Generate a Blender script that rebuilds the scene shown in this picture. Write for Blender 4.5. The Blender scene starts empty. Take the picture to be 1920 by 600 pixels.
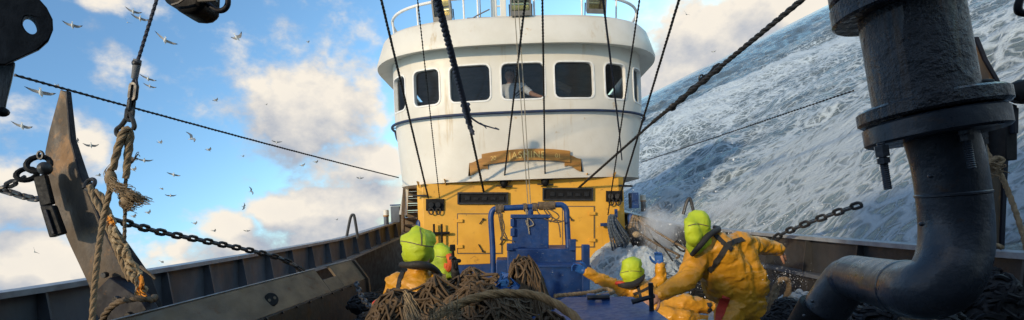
import bpy, bmesh, math, random
import numpy as np
from mathutils import Vector, Matrix, noise
random.seed(7); np.random.seed(7)
S = bpy.context.scene; COL = S.collection
R = math.radians; PI = math.pi

# ------------------------------------------------------------------ frames
# Everything on the vessel is laid out in the ship's own frame (X to the right, Y along the deck, Z up the
# ship's mast, metres, eye point at 0,0,0); Q then heels the whole ship so that the sea is level in the world.
F = 960.0; CX = 960.0; CY = 400.0; RHO = R(2.2)
def ray(px, py):
    u, v = (px-CX)/F, (CY-py)/F
    return Vector((u*math.cos(RHO)+v*math.sin(RHO), 1.0, -u*math.sin(RHO)+v*math.cos(RHO)))
def P(px, py, d): return ray(px, py)*d
n_ = ray(1560, 5).cross(ray(1215, 178)).normalized()
if n_.z < 0: n_ = -n_
yc = (Vector((0,1,0))-n_*n_.y).normalized(); xc = yc.cross(n_)
Q3 = Matrix((xc, yc, n_)); Q = Q3.to_4x4(); QI = Q.inverted()
SEA = 2.75                                             # eye height over mean sea level

# ------------------------------------------------------------------ camera
cam_d = bpy.data.cameras.new('camera'); cam = bpy.data.objects.new('camera', cam_d); COL.objects.link(cam)
cam_d.sensor_width = 36; cam_d.lens = 18*F/960; cam_d.shift_y = 100/1920
cam_d.clip_start = 0.02; cam_d.clip_end = 60000
cam.matrix_basis = Q @ Matrix(((math.cos(RHO), math.sin(RHO), 0, 0), (0, 0, -1, 0), (-math.sin(RHO), math.cos(RHO), 0, 0), (0, 0, 0, 1)))
S.camera = cam

# ------------------------------------------------------------------ sun, sky, exposure
SUN_S = Vector((-0.62, -0.74, 0.26)).normalized()      # towards the sun, ship frame
SUN_W = (Q3 @ SUN_S).normalized()
sd = bpy.data.lights.new('sun', 'SUN'); so = bpy.data.objects.new('sun', sd); COL.objects.link(so)
sd.energy = 2.2; sd.angle = R(2.2); sd.color = (1.0, 0.79, 0.52)
so.rotation_euler = SUN_W.to_track_quat('Z', 'Y').to_euler()
S.cycles.volume_bounces = 5
S.view_settings.view_transform = 'Standard'; S.view_settings.look = 'None'
S.view_settings.exposure = 0.5; S.view_settings.gamma = 1.0; S.view_settings.use_curve_mapping = False

W = bpy.data.worlds.new('World'); S.world = W; W.use_nodes = True
wt = W.node_tree; wn = wt.nodes; wl = wt.links; wn.clear()
class NB:
    """tiny node builder"""
    def __init__(s, t): s.t = t; s.n = t.nodes; s.l = t.links
    def put(s, sock, v):
        if v is None: return
        if isinstance(v, bpy.types.NodeSocket): s.l.new(v, sock)
        else: sock.default_value = v
    def math(s, op, a, b=None, c=None, clamp=False):
        n = s.n.new('ShaderNodeMath'); n.operation = op; n.use_clamp = clamp
        for i, v in enumerate((a, b, c)): s.put(n.inputs[i], v)
        return n.outputs[0]
    def vec(s, op, a, b=None, scale=None):
        n = s.n.new('ShaderNodeVectorMath'); n.operation = op
        s.put(n.inputs[0], a); s.put(n.inputs[1], b)
        if scale is not None: s.put(n.inputs['Scale'], scale)
        return n.outputs['Value'] if op in ('LENGTH', 'DOT_PRODUCT', 'DISTANCE') else n.outputs[0]
    def rng(s, v, a, b, c=0.0, d=1.0, smooth=True):
        n = s.n.new('ShaderNodeMapRange'); n.interpolation_type = 'SMOOTHSTEP' if smooth else 'LINEAR'; n.clamp = True
        for k, x in zip((0, 1, 2, 3, 4), (v, a, b, c, d)): s.put(n.inputs[k], x)
        return n.outputs[0]
    def noise(s, vec, scale, detail=6.0, rough=0.55, dist=0.0):
        n = s.n.new('ShaderNodeTexNoise'); s.put(n.inputs['Vector'], vec); s.put(n.inputs['Scale'], scale)
        n.inputs['Detail'].default_value = detail; n.inputs['Roughness'].default_value = rough; n.inputs['Distortion'].default_value = dist
        return n.outputs[0], n.outputs[1]
    def voro(s, vec, scale, feature='DISTANCE_TO_EDGE'):
        n = s.n.new('ShaderNodeTexVoronoi'); n.feature = feature; s.put(n.inputs['Vector'], vec); s.put(n.inputs['Scale'], scale)
        return n.outputs[0]
    def mix(s, f, a, b, typ='RGBA', blend='MIX'):
        n = s.n.new('ShaderNodeMix'); n.data_type = typ; n.blend_type = blend
        ia = {'RGBA': (6, 7, 2), 'FLOAT': (2, 3, 0)}[typ]
        s.put(n.inputs[0], f); s.put(n.inputs[ia[0]], a); s.put(n.inputs[ia[1]], b)
        return n.outputs[ia[2]]
    def mapping(s, vec, loc=(0,0,0), rot=(0,0,0), scale=(1,1,1)):
        n = s.n.new('ShaderNodeMapping'); s.put(n.inputs[0], vec)
        n.inputs[1].default_value = loc; n.inputs[2].default_value = rot; n.inputs[3].default_value = scale
        return n.outputs[0]
def c4(c): return (c[0], c[1], c[2], 1.0)

# clouds: banks placed by direction on the sky sphere (direction, radii, weight) and broken up by noise
BANKS = [(590,215,165,115,1.0),(650,300,110,90,.7),(480,240,70,60,.55),(215,120,65,75,.42),(400,100,78,85,.42),(175,290,60,75,.62),(60,370,110,80,.72),
         (415,415,80,52,.80),(320,452,75,42,.66),(540,370,90,45,.75),(640,390,150,75,.85),(520,450,260,65,.75),(110,510,150,70,.8),(330,500,150,70,.6),
         (690,80,60,60,.35),(1330,120,190,150,1.0),(1440,20,170,90,.8),(1270,200,120,100,1.0),(40,230,70,60,.3),(180,-20,120,50,.5),(30,480,110,70,.8),(210,440,90,55,.55),(250,540,220,60,.85),(700,190,50,120,.7),(290,230,90,60,.22),(560,110,110,70,.25)]
dg = bpy.data.node_groups.new('cloud_density', 'ShaderNodeTree')
dg.interface.new_socket('Vector', in_out='INPUT', socket_type='NodeSocketVector')
dg.interface.new_socket('Density', in_out='OUTPUT', socket_type='NodeSocketFloat')
g = NB(dg); gi = g.n.new('NodeGroupInput'); go = g.n.new('NodeGroupOutput')
v0 = gi.outputs[0]
_, wc = g.noise(v0, 5.0, 4, .6)
vd = g.vec('ADD', v0, g.vec('SCALE', g.vec('SUBTRACT', wc, (.5,.5,.5)), scale=.16))
tot = None
for (px, py, rx, ry, w) in BANKS:
    c = ray(px, py).normalized()
    k = c.y                                            # direction shrinks towards the edge of a wide lens
    sc = (F/(rx*k*k*1.1), 1.2, F/(ry*k*1.0))
    L = g.vec('LENGTH', g.vec('MULTIPLY', g.vec('SUBTRACT', vd, tuple(c)), sc))
    b = g.rng(L, 1.25, 0.15, 0.0, w)
    tot = b if tot is None else g.math('MAXIMUM', tot, b)
nf, _ = g.noise(g.mapping(v0, scale=(1,1,1.35)), 7.0, 12, .62)
nb, _ = g.noise(v0, 2.2, 3, .5)
back = g.math('MULTIPLY', g.rng(g.vec('DOT_PRODUCT', v0, (0,1,0)), .45, .2), g.math('MULTIPLY', g.math('SUBTRACT', nb, .38), 2.2))
tot = g.math('MAXIMUM', tot, back)
dens = g.math('ADD', tot, g.math('MULTIPLY', g.math('SUBTRACT', nf, .515), 2.0))
g.l.new(dens, go.inputs[0])
w_ = NB(wt)
tc = wn.new('ShaderNodeTexCoord')
rot = wn.new('ShaderNodeVectorRotate'); rot.rotation_type = 'EULER_XYZ'; rot.inputs['Rotation'].default_value = QI.to_euler()
wl.new(tc.outputs['Generated'], rot.inputs[0])
dirv = w_.vec('NORMALIZE', rot.outputs[0])
def dnode(v):
    n = wn.new('ShaderNodeGroup'); n.node_tree = dg; w_.put(n.inputs[0], v); return n.outputs[0]
d0 = dnode(dirv); d1 = dnode(w_.vec('ADD', dirv, (.022, 0, .05)))
alpha = w_.rng(d0, .13, .62)
lit = w_.math('ADD', .47, w_.math('MULTIPLY', w_.math('SUBTRACT', d0, d1), 1.25), clamp=True)
core = w_.rng(d0, .55, 1.25)
lit2 = w_.math('SUBTRACT', lit, w_.math('MULTIPLY', core, .12), clamp=True)
ccol = w_.mix(lit2, (.44,.49,.58,1), (1.0,.92,.80,1))
sky = wn.new('ShaderNodeTexSky'); sky.sky_type = 'NISHITA'; sky.sun_disc = False
sky.sun_elevation = math.asin(SUN_W.z); sky.sun_rotation = math.atan2(SUN_W.x, SUN_W.y)
sky.air_density = 1.0; sky.dust_density = 0.6; sky.ozone_density = 3.0
bg1 = wn.new('ShaderNodeBackground'); wl.new(w_.mix(1.0, sky.outputs[0], (.80,1.0,1.0,1), blend='MULTIPLY'), bg1.inputs[0]); bg1.inputs[1].default_value = 0.15
bg2 = wn.new('ShaderNodeBackground'); wl.new(ccol, bg2.inputs[0]); bg2.inputs[1].default_value = 0.68
ms = wn.new('ShaderNodeMixShader'); wl.new(alpha, ms.inputs[0]); wl.new(bg1.outputs[0], ms.inputs[1]); wl.new(bg2.outputs[0], ms.inputs[2])
wo = wn.new('ShaderNodeOutputWorld'); wl.new(ms.outputs[0], wo.inputs[0])

# ------------------------------------------------------------------ materials
def mat(name, c1, c2=None, rough=.5, rough2=None, metal=0.0, scale=6.0, bump=.15, bscale=40.0, rust=0.0, rustcol=(.16,.06,.02),
        spec=.5, stretch=(1,1,1), scratch=0.0, scratchcol=(.5,.5,.5), coat=0.0, bdist=.01, streak=0.0, streakcol=(.42,.27,.12), crease=0.0):
    m = bpy.data.materials.new(name); m.use_nodes = True
    t = NB(m.node_tree); b = t.n['Principled BSDF']
    tcn = t.n.new('ShaderNodeTexCoord'); v = t.mapping(tcn.outputs['Object'], scale=stretch)
    f, _ = t.noise(v, scale, 7, .62)
    ff = t.rng(f, .32, .68)
    col = t.mix(ff, c4(c1), c4(c2 or tuple(x*.7 for x in c1)))
    if rust:
        r, _ = t.noise(v, scale*1.7+1.3, 9, .68, .4)
        rf = t.rng(r, .66-.28*rust, .74-.22*rust)
        col = t.mix(rf, col, c4(rustcol))
    if streak:
        s1, _ = t.noise(t.mapping(v, scale=(5.0,5.0,.42)), 1.1, 7, .68); s3, _ = t.noise(v, .9, 3, .5)
        col = t.mix(t.math('MULTIPLY', t.rng(s1, .56, .74), t.rng(s3, .42, .62, 0.0, streak)), col, c4(streakcol))
    if scratch:
        s2, _ = t.noise(t.mapping(v, scale=(1.0,1.0,5.0)), scale*3.1, 6, .7)
        col = t.mix(t.rng(s2, .70-.1*scratch, .73-.1*scratch), col, c4(scratchcol))
    t.l.new(col, b.inputs['Base Color'])
    rn, _ = t.noise(v, scale*3, 5, .6)
    rr = rough2 if rough2 is not None else min(1, rough+.2)
    t.l.new(t.rng(rn, .3, .7, rough, rr), b.inputs['Roughness'])
    b.inputs['Metallic'].default_value = metal; b.inputs['Specular IOR Level'].default_value = spec
    b.inputs['Coat Weight'].default_value = coat
    if bump:
        bn, _ = t.noise(v, bscale, 6, .65)
        if crease:
            _, cw = t.noise(v, 5.0, 3, .5); cv = t.vec('ADD', v, t.vec('SCALE', cw, scale=.16))
            e1 = t.voro(t.mapping(cv, rot=(.6,.3,.5), scale=(1,1,.4)), 5.2); e2 = t.voro(t.mapping(cv, rot=(-.5,.8,.2), scale=(.45,1,1)), 10.0)
            bn = t.math('ADD', t.math('MULTIPLY', bn, .25), t.math('MULTIPLY', t.math('ADD', t.rng(e1, 0, .35), t.math('MULTIPLY', t.rng(e2, 0, .3), .5)), crease))
        bb = t.n.new('ShaderNodeBump'); bb.inputs['Strength'].default_value = bump; bb.inputs['Distance'].default_value = bdist
        t.l.new(bn, bb.inputs['Height']); t.l.new(bb.outputs[0], b.inputs['Normal'])
    return m
M = {}
M['white'] = mat('white_paint', (.68,.645,.57), (.62,.58,.50), .35, .55, scale=1.6, bump=.22, bscale=5, bdist=.02, rust=.08, rustcol=(.55,.42,.26), streak=.85, streakcol=(.46,.33,.17))
M['white_clean'] = mat('white_rail_paint', (.80,.79,.76), (.70,.68,.64), .4, .6, scale=8, bump=.05)
M['yellow'] = mat('yellow_paint', (.76,.40,.040), (.66,.33,.030), .4, .6, scale=2.0, bump=.2, bscale=9, rust=.20, rustcol=(.36,.17,.03), streak=.75, streakcol=(.26,.12,.03))
M['blue'] = mat('blue_paint', (.008,.048,.185), (.006,.032,.125), .35, .6, scale=5, bump=.15, bscale=30, scratch=.5, scratchcol=(.34,.36,.38))
M['blue_clean'] = mat('blue_pipe_paint', (.010,.056,.21), (.007,.036,.14), .35, .55, scale=9, bump=.08)
M['bluefence'] = mat('blue_rubber', (.014,.03,.085), (.01,.02,.05), .5, .7, scale=9, bump=.1)
M['dark_metal'] = mat('dark_wet_metal', (.020,.021,.024), (.035,.033,.032), .28, .55, metal=.3, scale=9, bump=.35, bscale=28, rust=.12, rustcol=(.06,.03,.015))
M['black_paint'] = mat('black_paint', (.005,.005,.006), (.010,.010,.011), .5, .7, spec=.2, scale=12, bump=.25, bscale=26)
M['pipe'] = mat('wet_grey_pipe_paint', (.042,.052,.067), (.026,.033,.043), .22, .48, scale=7, bump=.4, bscale=18, rust=.22, rustcol=(.055,.036,.026), coat=.12)
M['pipe_rough'] = mat('pitted_wet_pipe_paint', (.024,.027,.033), (.014,.016,.020), .18, .4, scale=12, bump=.95, bscale=17, bdist=.03, rust=.05, coat=.25)
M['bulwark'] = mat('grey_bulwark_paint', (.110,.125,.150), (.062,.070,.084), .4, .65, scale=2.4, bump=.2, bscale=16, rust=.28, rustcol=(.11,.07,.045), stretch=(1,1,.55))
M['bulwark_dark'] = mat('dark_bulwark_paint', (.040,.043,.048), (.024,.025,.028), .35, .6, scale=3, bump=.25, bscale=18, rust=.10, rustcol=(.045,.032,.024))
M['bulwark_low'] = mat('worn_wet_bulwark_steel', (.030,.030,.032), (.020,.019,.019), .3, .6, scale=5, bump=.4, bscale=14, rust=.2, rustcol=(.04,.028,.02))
M['cap'] = mat('bulwark_cap_paint', (.30,.34,.38), (.2,.22,.25), .3, .5, scale=8, bump=.1)
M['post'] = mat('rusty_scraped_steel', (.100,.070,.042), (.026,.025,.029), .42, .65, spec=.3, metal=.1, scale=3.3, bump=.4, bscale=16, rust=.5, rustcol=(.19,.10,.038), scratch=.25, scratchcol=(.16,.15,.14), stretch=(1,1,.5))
M['post_dark'] = mat('dark_blue_steel', (.008,.010,.020), (.005,.006,.010), .45, .65, spec=.25, scale=5, bump=.25, rust=.2, rustcol=(.05,.025,.012))  # near-black puts shade into the post flanges; also on brackets, ribs and hooks
M['beam'] = mat('brown_worn_beam_steel', (.15,.105,.058), (.09,.068,.045), .4, .65, metal=.15, scale=3.2, bump=.3, bscale=14, rust=.42, rustcol=(.09,.045,.016), stretch=(1,.6,1))
M['beam_low'] = mat('dark_brown_beam_steel', (.052,.034,.020), (.028,.020,.014), .45, .7, scale=3, bump=.4, bscale=14, rust=.4, rustcol=(.07,.032,.010))
M['beam_top'] = mat('lit_beam_edge', (.36,.36,.36), (.22,.22,.22), .3, .5, metal=.3, scale=9, bump=.1)  # lit top edge of the girder, its brightness put into a paler grey
M['rope'] = mat('tan_rope_fibre', (.30,.215,.125), (.17,.12,.07), .85, 1, scale=26, bump=.5, bscale=90)
M['rope_dark'] = mat('wet_brown_rope_fibre', (.18,.13,.08), (.10,.074,.048), .6, .9, scale=30, bump=.5, bscale=90)
M['rope_laid'] = mat('laid_manila_fibre', (.42,.26,.12), (.25,.155,.072), .85, 1, scale=26, bump=.5, bscale=90)
M['rope_pale'] = mat('pale_frayed_fibre', (.40,.31,.19), (.26,.19,.11), .9, 1, scale=40, bump=.3)
M['rope_blue'] = mat('blue_grey_rope_fibre', (.085,.115,.15), (.05,.065,.09), .7, .9, scale=30, bump=.4, bscale=90)
M['rope_orange'] = mat('orange_twine_fibre', (.75,.30,.03), (.55,.2,.02), .7, .9, scale=40, bump=.3)
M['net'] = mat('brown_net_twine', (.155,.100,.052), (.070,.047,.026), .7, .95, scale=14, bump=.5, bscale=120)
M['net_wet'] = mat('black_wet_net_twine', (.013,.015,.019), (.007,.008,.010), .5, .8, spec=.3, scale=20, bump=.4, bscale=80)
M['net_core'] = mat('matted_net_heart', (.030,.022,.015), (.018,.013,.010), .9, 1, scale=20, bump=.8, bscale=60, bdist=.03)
M['wire'] = mat('greased_wire_rope', (.018,.018,.019), (.035,.032,.028), .4, .6, metal=.4, scale=60, bump=.3, bscale=140)
M['wire_blue'] = mat('blue_black_rope', (.020,.028,.055), (.012,.016,.03), .6, .8, scale=60, bump=.3, bscale=140)
M['line_pale'] = mat('pale_twine', (.34,.30,.23), (.22,.19,.14), .7, .9, scale=60, bump=.1)
M['oilskin'] = mat('yellow_oilskin', (.66,.31,.017), (.52,.235,.013), .30, .5, scale=4, bump=.5, bscale=30, bdist=.022, spec=.5, crease=1.0, rust=.14, rustcol=(.24,.12,.025))
M['hood'] = mat('lime_hood_cloth', (.50,.62,.025), (.40,.52,.02), .5, .7, scale=7, bump=.6, bscale=24, bdist=.014, crease=.8, rust=.08, rustcol=(.25,.30,.03))
M['strap'] = mat('black_webbing', (.016,.015,.015), (.026,.024,.022), .6, .8, scale=40, bump=.3, bscale=120)
M['glove'] = mat('blue_rubber_glove', (.02,.12,.42), (.014,.08,.30), .4, .6, scale=14, bump=.2)
M['skin'] = mat('wet_skin', (.46,.25,.165), (.38,.19,.12), .4, .55, scale=18, bump=.08)
M['red'] = mat('red_reinforced_cloth', (.55,.045,.02), (.42,.03,.015), .5, .7, scale=18, bump=.2)
M['orange'] = mat('orange_lifevest_cloth', (.75,.13,.02), (.6,.08,.015), .6, .8, scale=18, bump=.2)
M['tshirt'] = mat('white_cotton', (.75,.77,.82), (.66,.68,.74), .8, .95, scale=12, bump=.3, bscale=20, bdist=.02)
M['shirt_print'] = mat('dark_shirt_print', (.10,.10,.12), (.06,.06,.08), .8, .9)
M['hair'] = mat('dark_hair', (.03,.022,.018), (.02,.015,.012), .6, .8, scale=40)
M['blue_cloth'] = mat('blue_sheet_plastic', (.03,.16,.50), (.02,.11,.36), .4, .6, scale=12, bump=.2)
M['wood'] = mat('varnished_name_board', (.44,.21,.04), (.30,.135,.026), .4, .6, scale=7, bump=.15, stretch=(.35,1,3))
M['gold'] = mat('faded_gold_letters', (.80,.56,.18), (.70,.46,.14), .5, .7, scale=30, bump=.05)
M['lamp_case'] = mat('floodlight_housing', (.20,.19,.17), (.15,.14,.13), .45, .65, metal=.3, scale=10, bump=.1, rust=.1)
M['reflector'] = mat('floodlight_reflector', (.85,.72,.44), (.75,.6,.3), .12, .25, metal=1.0, scale=8, bump=.05)
M['interior'] = mat('dark_wheelhouse_lining', (.17,.115,.075), (.10,.072,.05), .6, .8, scale=3, bump=.05)
M['interior_wood'] = mat('wheelhouse_wood', (.30,.17,.07), (.22,.12,.05), .5, .7, scale=4, bump=.05, stretch=(1,1,5))
M['deck'] = mat('wet_dark_deck_steel', (.026,.028,.030), (.017,.018,.019), .15, .4, scale=3, bump=.3, bscale=9, rust=.2, rustcol=(.05,.028,.014))
M['stair'] = mat('brown_painted_stair', (.16,.105,.055), (.10,.07,.04), .5, .7, scale=5, bump=.2, rust=.2)
M['grey_wood'] = mat('weathered_grey_timber', (.24,.25,.26), (.07,.075,.08), .6, .8, scale=5, bump=.6, bscale=22, stretch=(1,1,.35), bdist=.02)
M['gull_white'] = mat('gull_white_feathers', (.80,.78,.72), (.66,.64,.60), .8, .9, scale=5, bump=.1)
M['gull_grey'] = mat('gull_grey_feathers', (.40,.385,.37), (.22,.21,.205), .8, .9, scale=5, bump=.1)
M['gull_dark'] = mat('gull_black_wingtips', (.025,.025,.03), (.04,.04,.045), .8, .9, scale=5, bump=.1)
M['gull_bill'] = mat('gull_yellow_bill', (.6,.35,.05), None, .5)
def glass():
    m = bpy.data.materials.new('salt_streaked_window_glass'); m.use_nodes = True
    t = NB(m.node_tree); t.n.remove(t.n['Principled BSDF']); o = t.n['Material Output']
    tcn = t.n.new('ShaderNodeTexCoord')
    tr = t.n.new('ShaderNodeBsdfTransparent'); tr.inputs[0].default_value = (.66,.68,.68,1)
    gl = t.n.new('ShaderNodeBsdfGlossy'); gl.inputs['Roughness'].default_value = .04; gl.inputs[0].default_value = (.85,.9,.95,1)
    di = t.n.new('ShaderNodeBsdfDiffuse'); di.inputs[0].default_value = (.5,.5,.48,1)
    lw = t.n.new('ShaderNodeLayerWeight'); lw.inputs[0].default_value = .2
    s1 = t.n.new('ShaderNodeMixShader'); t.l.new(t.math('MULTIPLY_ADD', lw.outputs['Fresnel'], .32, .02), s1.inputs[0]); t.l.new(tr.outputs[0], s1.inputs[1]); t.l.new(gl.outputs[0], s1.inputs[2])
    a, _ = t.noise(t.mapping(tcn.outputs['Object'], scale=(6,6,22)), 2.2, 6, .7)
    s2 = t.n.new('ShaderNodeMixShader'); t.l.new(t.rng(a, .60, .78, .015, .22), s2.inputs[0]); t.l.new(s1.outputs[0], s2.inputs[1]); t.l.new(di.outputs[0], s2.inputs[2])
    t.l.new(s2.outputs[0], o.inputs[0]); return m
M['glass'] = glass()

# ------------------------------------------------------------------ mesh helpers
class MB:
    def __init__(s): s.v = []; s.f = []; s.mi = []; s.cur = 0
    def add(s, vs, fs):
        o = len(s.v); s.v.extend([tuple(v) for v in vs]); s.f.extend([tuple(i+o for i in f) for f in fs]); s.mi.extend([s.cur]*len(fs)); return s
    def box8(s, p):       # p: bottom loop 4 + top loop 4
        return s.add(p, [(3,2,1,0),(4,5,6,7),(0,1,5,4),(1,2,6,5),(2,3,7,6),(3,0,4,7)])
    def box(s, c, d, rot=None):
        c = Vector(c); m = rot or Matrix.Identity(3); h = [x/2 for x in d]
        q = [c + m @ Vector((sx*h[0], sy*h[1], sz*h[2])) for sz in (-1,1) for sx,sy in ((-1,-1),(1,-1),(1,1),(-1,1))]
        return s.box8(q)
    def prism(s, loop, off):   # loop: list of points, off: extrusion vector
        n = len(loop); off = Vector(off); a = [Vector(p) for p in loop]; b = [p+off for p in a]
        return s.add(a+b, [tuple(range(n))[::-1], tuple(range(n, 2*n))] + [(i,(i+1)%n,(i+1)%n+n,i+n) for i in range(n)])
    def sweep(s, pts, prof, closed=False, caps=True, twist=0.0):
        """prof(i, t) -> list of (a, b) offsets in the moving frame"""
        pts = [Vector(p) for p in pts]; n = len(pts); tans = []
        for i in range(n):
            a = pts[(i-1) % n] if closed else pts[max(i-1,0)]; b = pts[(i+1) % n] if closed else pts[min(i+1,n-1)]
            d = b-a; tans.append(d.normalized() if d.length > 1e-9 else Vector((0,0,1)))
        up = Vector((0,0,1)) if abs(tans[0].z) < .9 else Vector((1,0,0))
        nrm = (up - tans[0]*up.dot(tans[0])).normalized(); rings = []; L = 0
        for i in range(n):
            if i:
                L += (pts[i]-pts[i-1]).length
                nrm = (nrm - tans[i]*nrm.dot(tans[i]))
                nrm = nrm.normalized() if nrm.length > 1e-6 else tans[i].orthogonal().normalized()
            bi = tans[i].cross(nrm); ca, sa = math.cos(twist*L), math.sin(twist*L)
            pr = prof(i, i/max(1,n-1)); rings.append([pts[i] + nrm*(a*ca-b*sa) + bi*(a*sa+b*ca) for a, b in pr])
        k = len(rings[0]); vs = [p for r in rings for p in r]; fs = []
        for i in range(n if closed else n-1):
            j = (i+1) % n
            for q in range(k): fs.append((i*k+q, i*k+(q+1)%k, j*k+(q+1)%k, j*k+q))
        if caps and not closed: fs += [tuple(range(k))[::-1], tuple(range((n-1)*k, n*k))]
        return s.add(vs, fs)
    def tube(s, pts, r, n=8, closed=False, caps=True):
        rf = r if callable(r) else (lambda i, t: r)
        cs = [(math.cos(2*PI*k/n), math.sin(2*PI*k/n)) for k in range(n)]
        return s.sweep(pts, lambda i, t: [(c*rf(i,t), d*rf(i,t)) for c, d in cs], closed, caps)
    def rope(s, pts, r, lay=None, n=12, closed=False, rf=None):   # laid rope: three-lobed section turning along its length
        cs = [(2*PI*k/n, 1-.32*(1-abs(math.cos(1.5*2*PI*k/n)))) for k in range(n)]
        f = rf or (lambda t: 1.0)
        return s.sweep(pts, lambda i, t: [(math.cos(a)*q*r*f(t), math.sin(a)*q*r*f(t)) for a, q in cs], closed, True, (lay or 2*PI/(r*9)))
    def cyl(s, a, b, r0, r1=None, n=16):
        r1 = r0 if r1 is None else r1
        return s.tube([a, b], lambda i, t: r0 if i == 0 else r1, n)
    def lathe(s, a, axis, prof, n=24):   # prof: list of (distance along axis, radius)
        ax = Vector(axis).normalized(); a = Vector(a); e = ax.orthogonal().normalized(); f = ax.cross(e); vs = []; fs = []
        for d, r in prof:
            vs += [a+ax*d+(e*math.cos(2*PI*k/n)+f*math.sin(2*PI*k/n))*max(r,1e-5) for k in range(n)]
        m = len(prof)
        for i in range(m-1):
            for k in range(n): fs.append((i*n+k, i*n+(k+1)%n, (i+1)*n+(k+1)%n, (i+1)*n+k))
        fs += [tuple(range(n))[::-1], tuple(range((m-1)*n, m*n))]
        return s.add(vs, fs)
    def ball(s, c, r, n=12, m=8):
        r = r if hasattr(r, '__len__') else (r, r, r); c = Vector(c); vs = []; fs = []
        for i in range(m+1):
            th = PI*i/m
            for k in range(n): vs.append(c+Vector((r[0]*math.sin(th)*math.cos(2*PI*k/n), r[1]*math.sin(th)*math.sin(2*PI*k/n), r[2]*math.cos(th))))
        for i in range(m):
            for k in range(n): fs.append((i*n+k, (i+1)*n+k, (i+1)*n+(k+1)%n, i*n+(k+1)%n))
        return s.add(vs, fs)
    def mesh(s, name, mats, org=(0,0,0), smooth=True, ang=38):
        me = bpy.data.meshes.new(name); o = Vector(org)
        me.from_pydata([(x-o.x, y-o.y, z-o.z) for x, y, z in s.v], [], s.f)
        for m in (mats if isinstance(mats, (list, tuple)) else [mats]): me.materials.append(m)
        me.validate(); 
        if len(me.polygons) == len(s.mi): me.polygons.foreach_set('material_index', s.mi)
        bm = bmesh.new(); bm.from_mesh(me); bmesh.ops.remove_doubles(bm, verts=bm.verts, dist=1e-6); bmesh.ops.recalc_face_normals(bm, faces=bm.faces); bm.to_mesh(me); bm.free()
        if smooth:
            me.polygons.foreach_set('use_smooth', [True]*len(me.polygons)); me.set_sharp_from_angle(angle=R(ang))
        return me
    def build(s, name, m, parent=None, label=None, bevel=0, smooth=True, kind=None, ang=38, seg=2):
        org = parent['_org'] if parent is not None else (0,0,0)
        o = bpy.data.objects.new(name, s.mesh(name, m, org, smooth, ang)); COL.objects.link(o)
        o['_org'] = tuple(org)
        if parent is not None: o.parent = parent
        if label: o['label'] = label
        if kind: o['kind'] = kind
        if bevel:
            b = o.modifiers.new('bevel', 'BEVEL'); b.width = bevel; b.segments = seg; b.limit_method = 'ANGLE'; b.angle_limit = R(40)
        return o
def thing(name, label, cat, loc=(0,0,0), group=None):
    o = bpy.data.objects.new(name, None); COL.objects.link(o); o.location = loc; o['_org'] = tuple(loc)
    o['label'] = label; o['category'] = cat
    if group: o['group'] = group
    return o
def tag(o, label, cat, group=None):
    o['label'] = label; o['category'] = cat
    if group: o['group'] = group
    return o
def single(mb, name, m, label, cat, group=None, bevel=0, org=None, ang=38):
    if org is None: org = Vector(mb.v[0])
    o = bpy.data.objects.new(name, mb.mesh(name, m, org, True, ang)); COL.objects.link(o); o.location = org
    if bevel:
        b = o.modifiers.new('bevel', 'BEVEL'); b.width = bevel; b.segments = 2; b.limit_method = 'ANGLE'; b.angle_limit = R(40)
    return tag(o, label, cat, group)
def cr(pts, n=8, closed=False):          # Catmull-Rom through points
    p = [Vector(q) for q in pts]; out = []; m = len(p)
    for i in range(m if closed else m-1):
        a, b, c, d = (p[(i-1)%m], p[i], p[(i+1)%m], p[(i+2)%m]) if closed else (p[max(i-1,0)], p[i], p[i+1], p[min(i+2,m-1)])
        for k in range(n):
            t = k/n; out.append(.5*((2*b)+(c-a)*t+(2*a-5*b+4*c-d)*t*t+(3*b-a-3*c+d)*t**3))
    if not closed: out.append(p[-1])
    return out
def line(a, b, n=30, sag=0.0):
    a, b = Vector(a), Vector(b)
    return [a.lerp(b, i/n) - Vector((0,0,sag*4*(i/n)*(1-i/n))) for i in range(n+1)]
def resample(pts, step):
    p = [Vector(q) for q in pts]; out = [p[0].copy()]; acc = 0.0
    for a, b in zip(p, p[1:]):
        L = (b-a).length
        while acc+L >= step and L > 1e-9:
            t = (step-acc)/L; a = a.lerp(b, t); out.append(a.copy()); L = (b-a).length; acc = 0.0
        acc += L
    return out
def frame(z, up=(0,0,1)):                # rotation matrix whose local Z is z
    z = Vector(z).normalized(); up = Vector(up)
    if abs(z.dot(up.normalized())) > .98: up = Vector((0,1,0))
    x = up.cross(z).normalized(); y = z.cross(x); return Matrix((x, y, z)).transposed()

# numpy lattice noise
_perm = np.random.RandomState(3).permutation(4096)
def vnoise(x, y):
    xi = np.floor(x).astype(int); yi = np.floor(y).astype(int); xf = x-xi; yf = y-yi
    u = xf*xf*xf*(xf*(xf*6-15)+10); w = yf*yf*yf*(yf*(yf*6-15)+10)
    h = lambda a, b: _perm[(_perm[a & 4095]+b) & 4095]
    def gr(a, b, dx, dy): t = h(a, b)*(2*PI/4096); return np.cos(t)*dx+np.sin(t)*dy
    return (gr(xi,yi,xf,yf)*(1-u)+gr(xi+1,yi,xf-1,yf)*u)*(1-w)+(gr(xi,yi+1,xf,yf-1)*(1-u)+gr(xi+1,yi+1,xf-1,yf-1)*u)*w
def fbm(x, y, o=5, g=.5):
    a = 1.0; t = 0; f = 1.0
    for i in range(o): t = t+a*vnoise(x*f+i*17.3, y*f-i*9.1); a *= g; f *= 2.03
    return t
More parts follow.
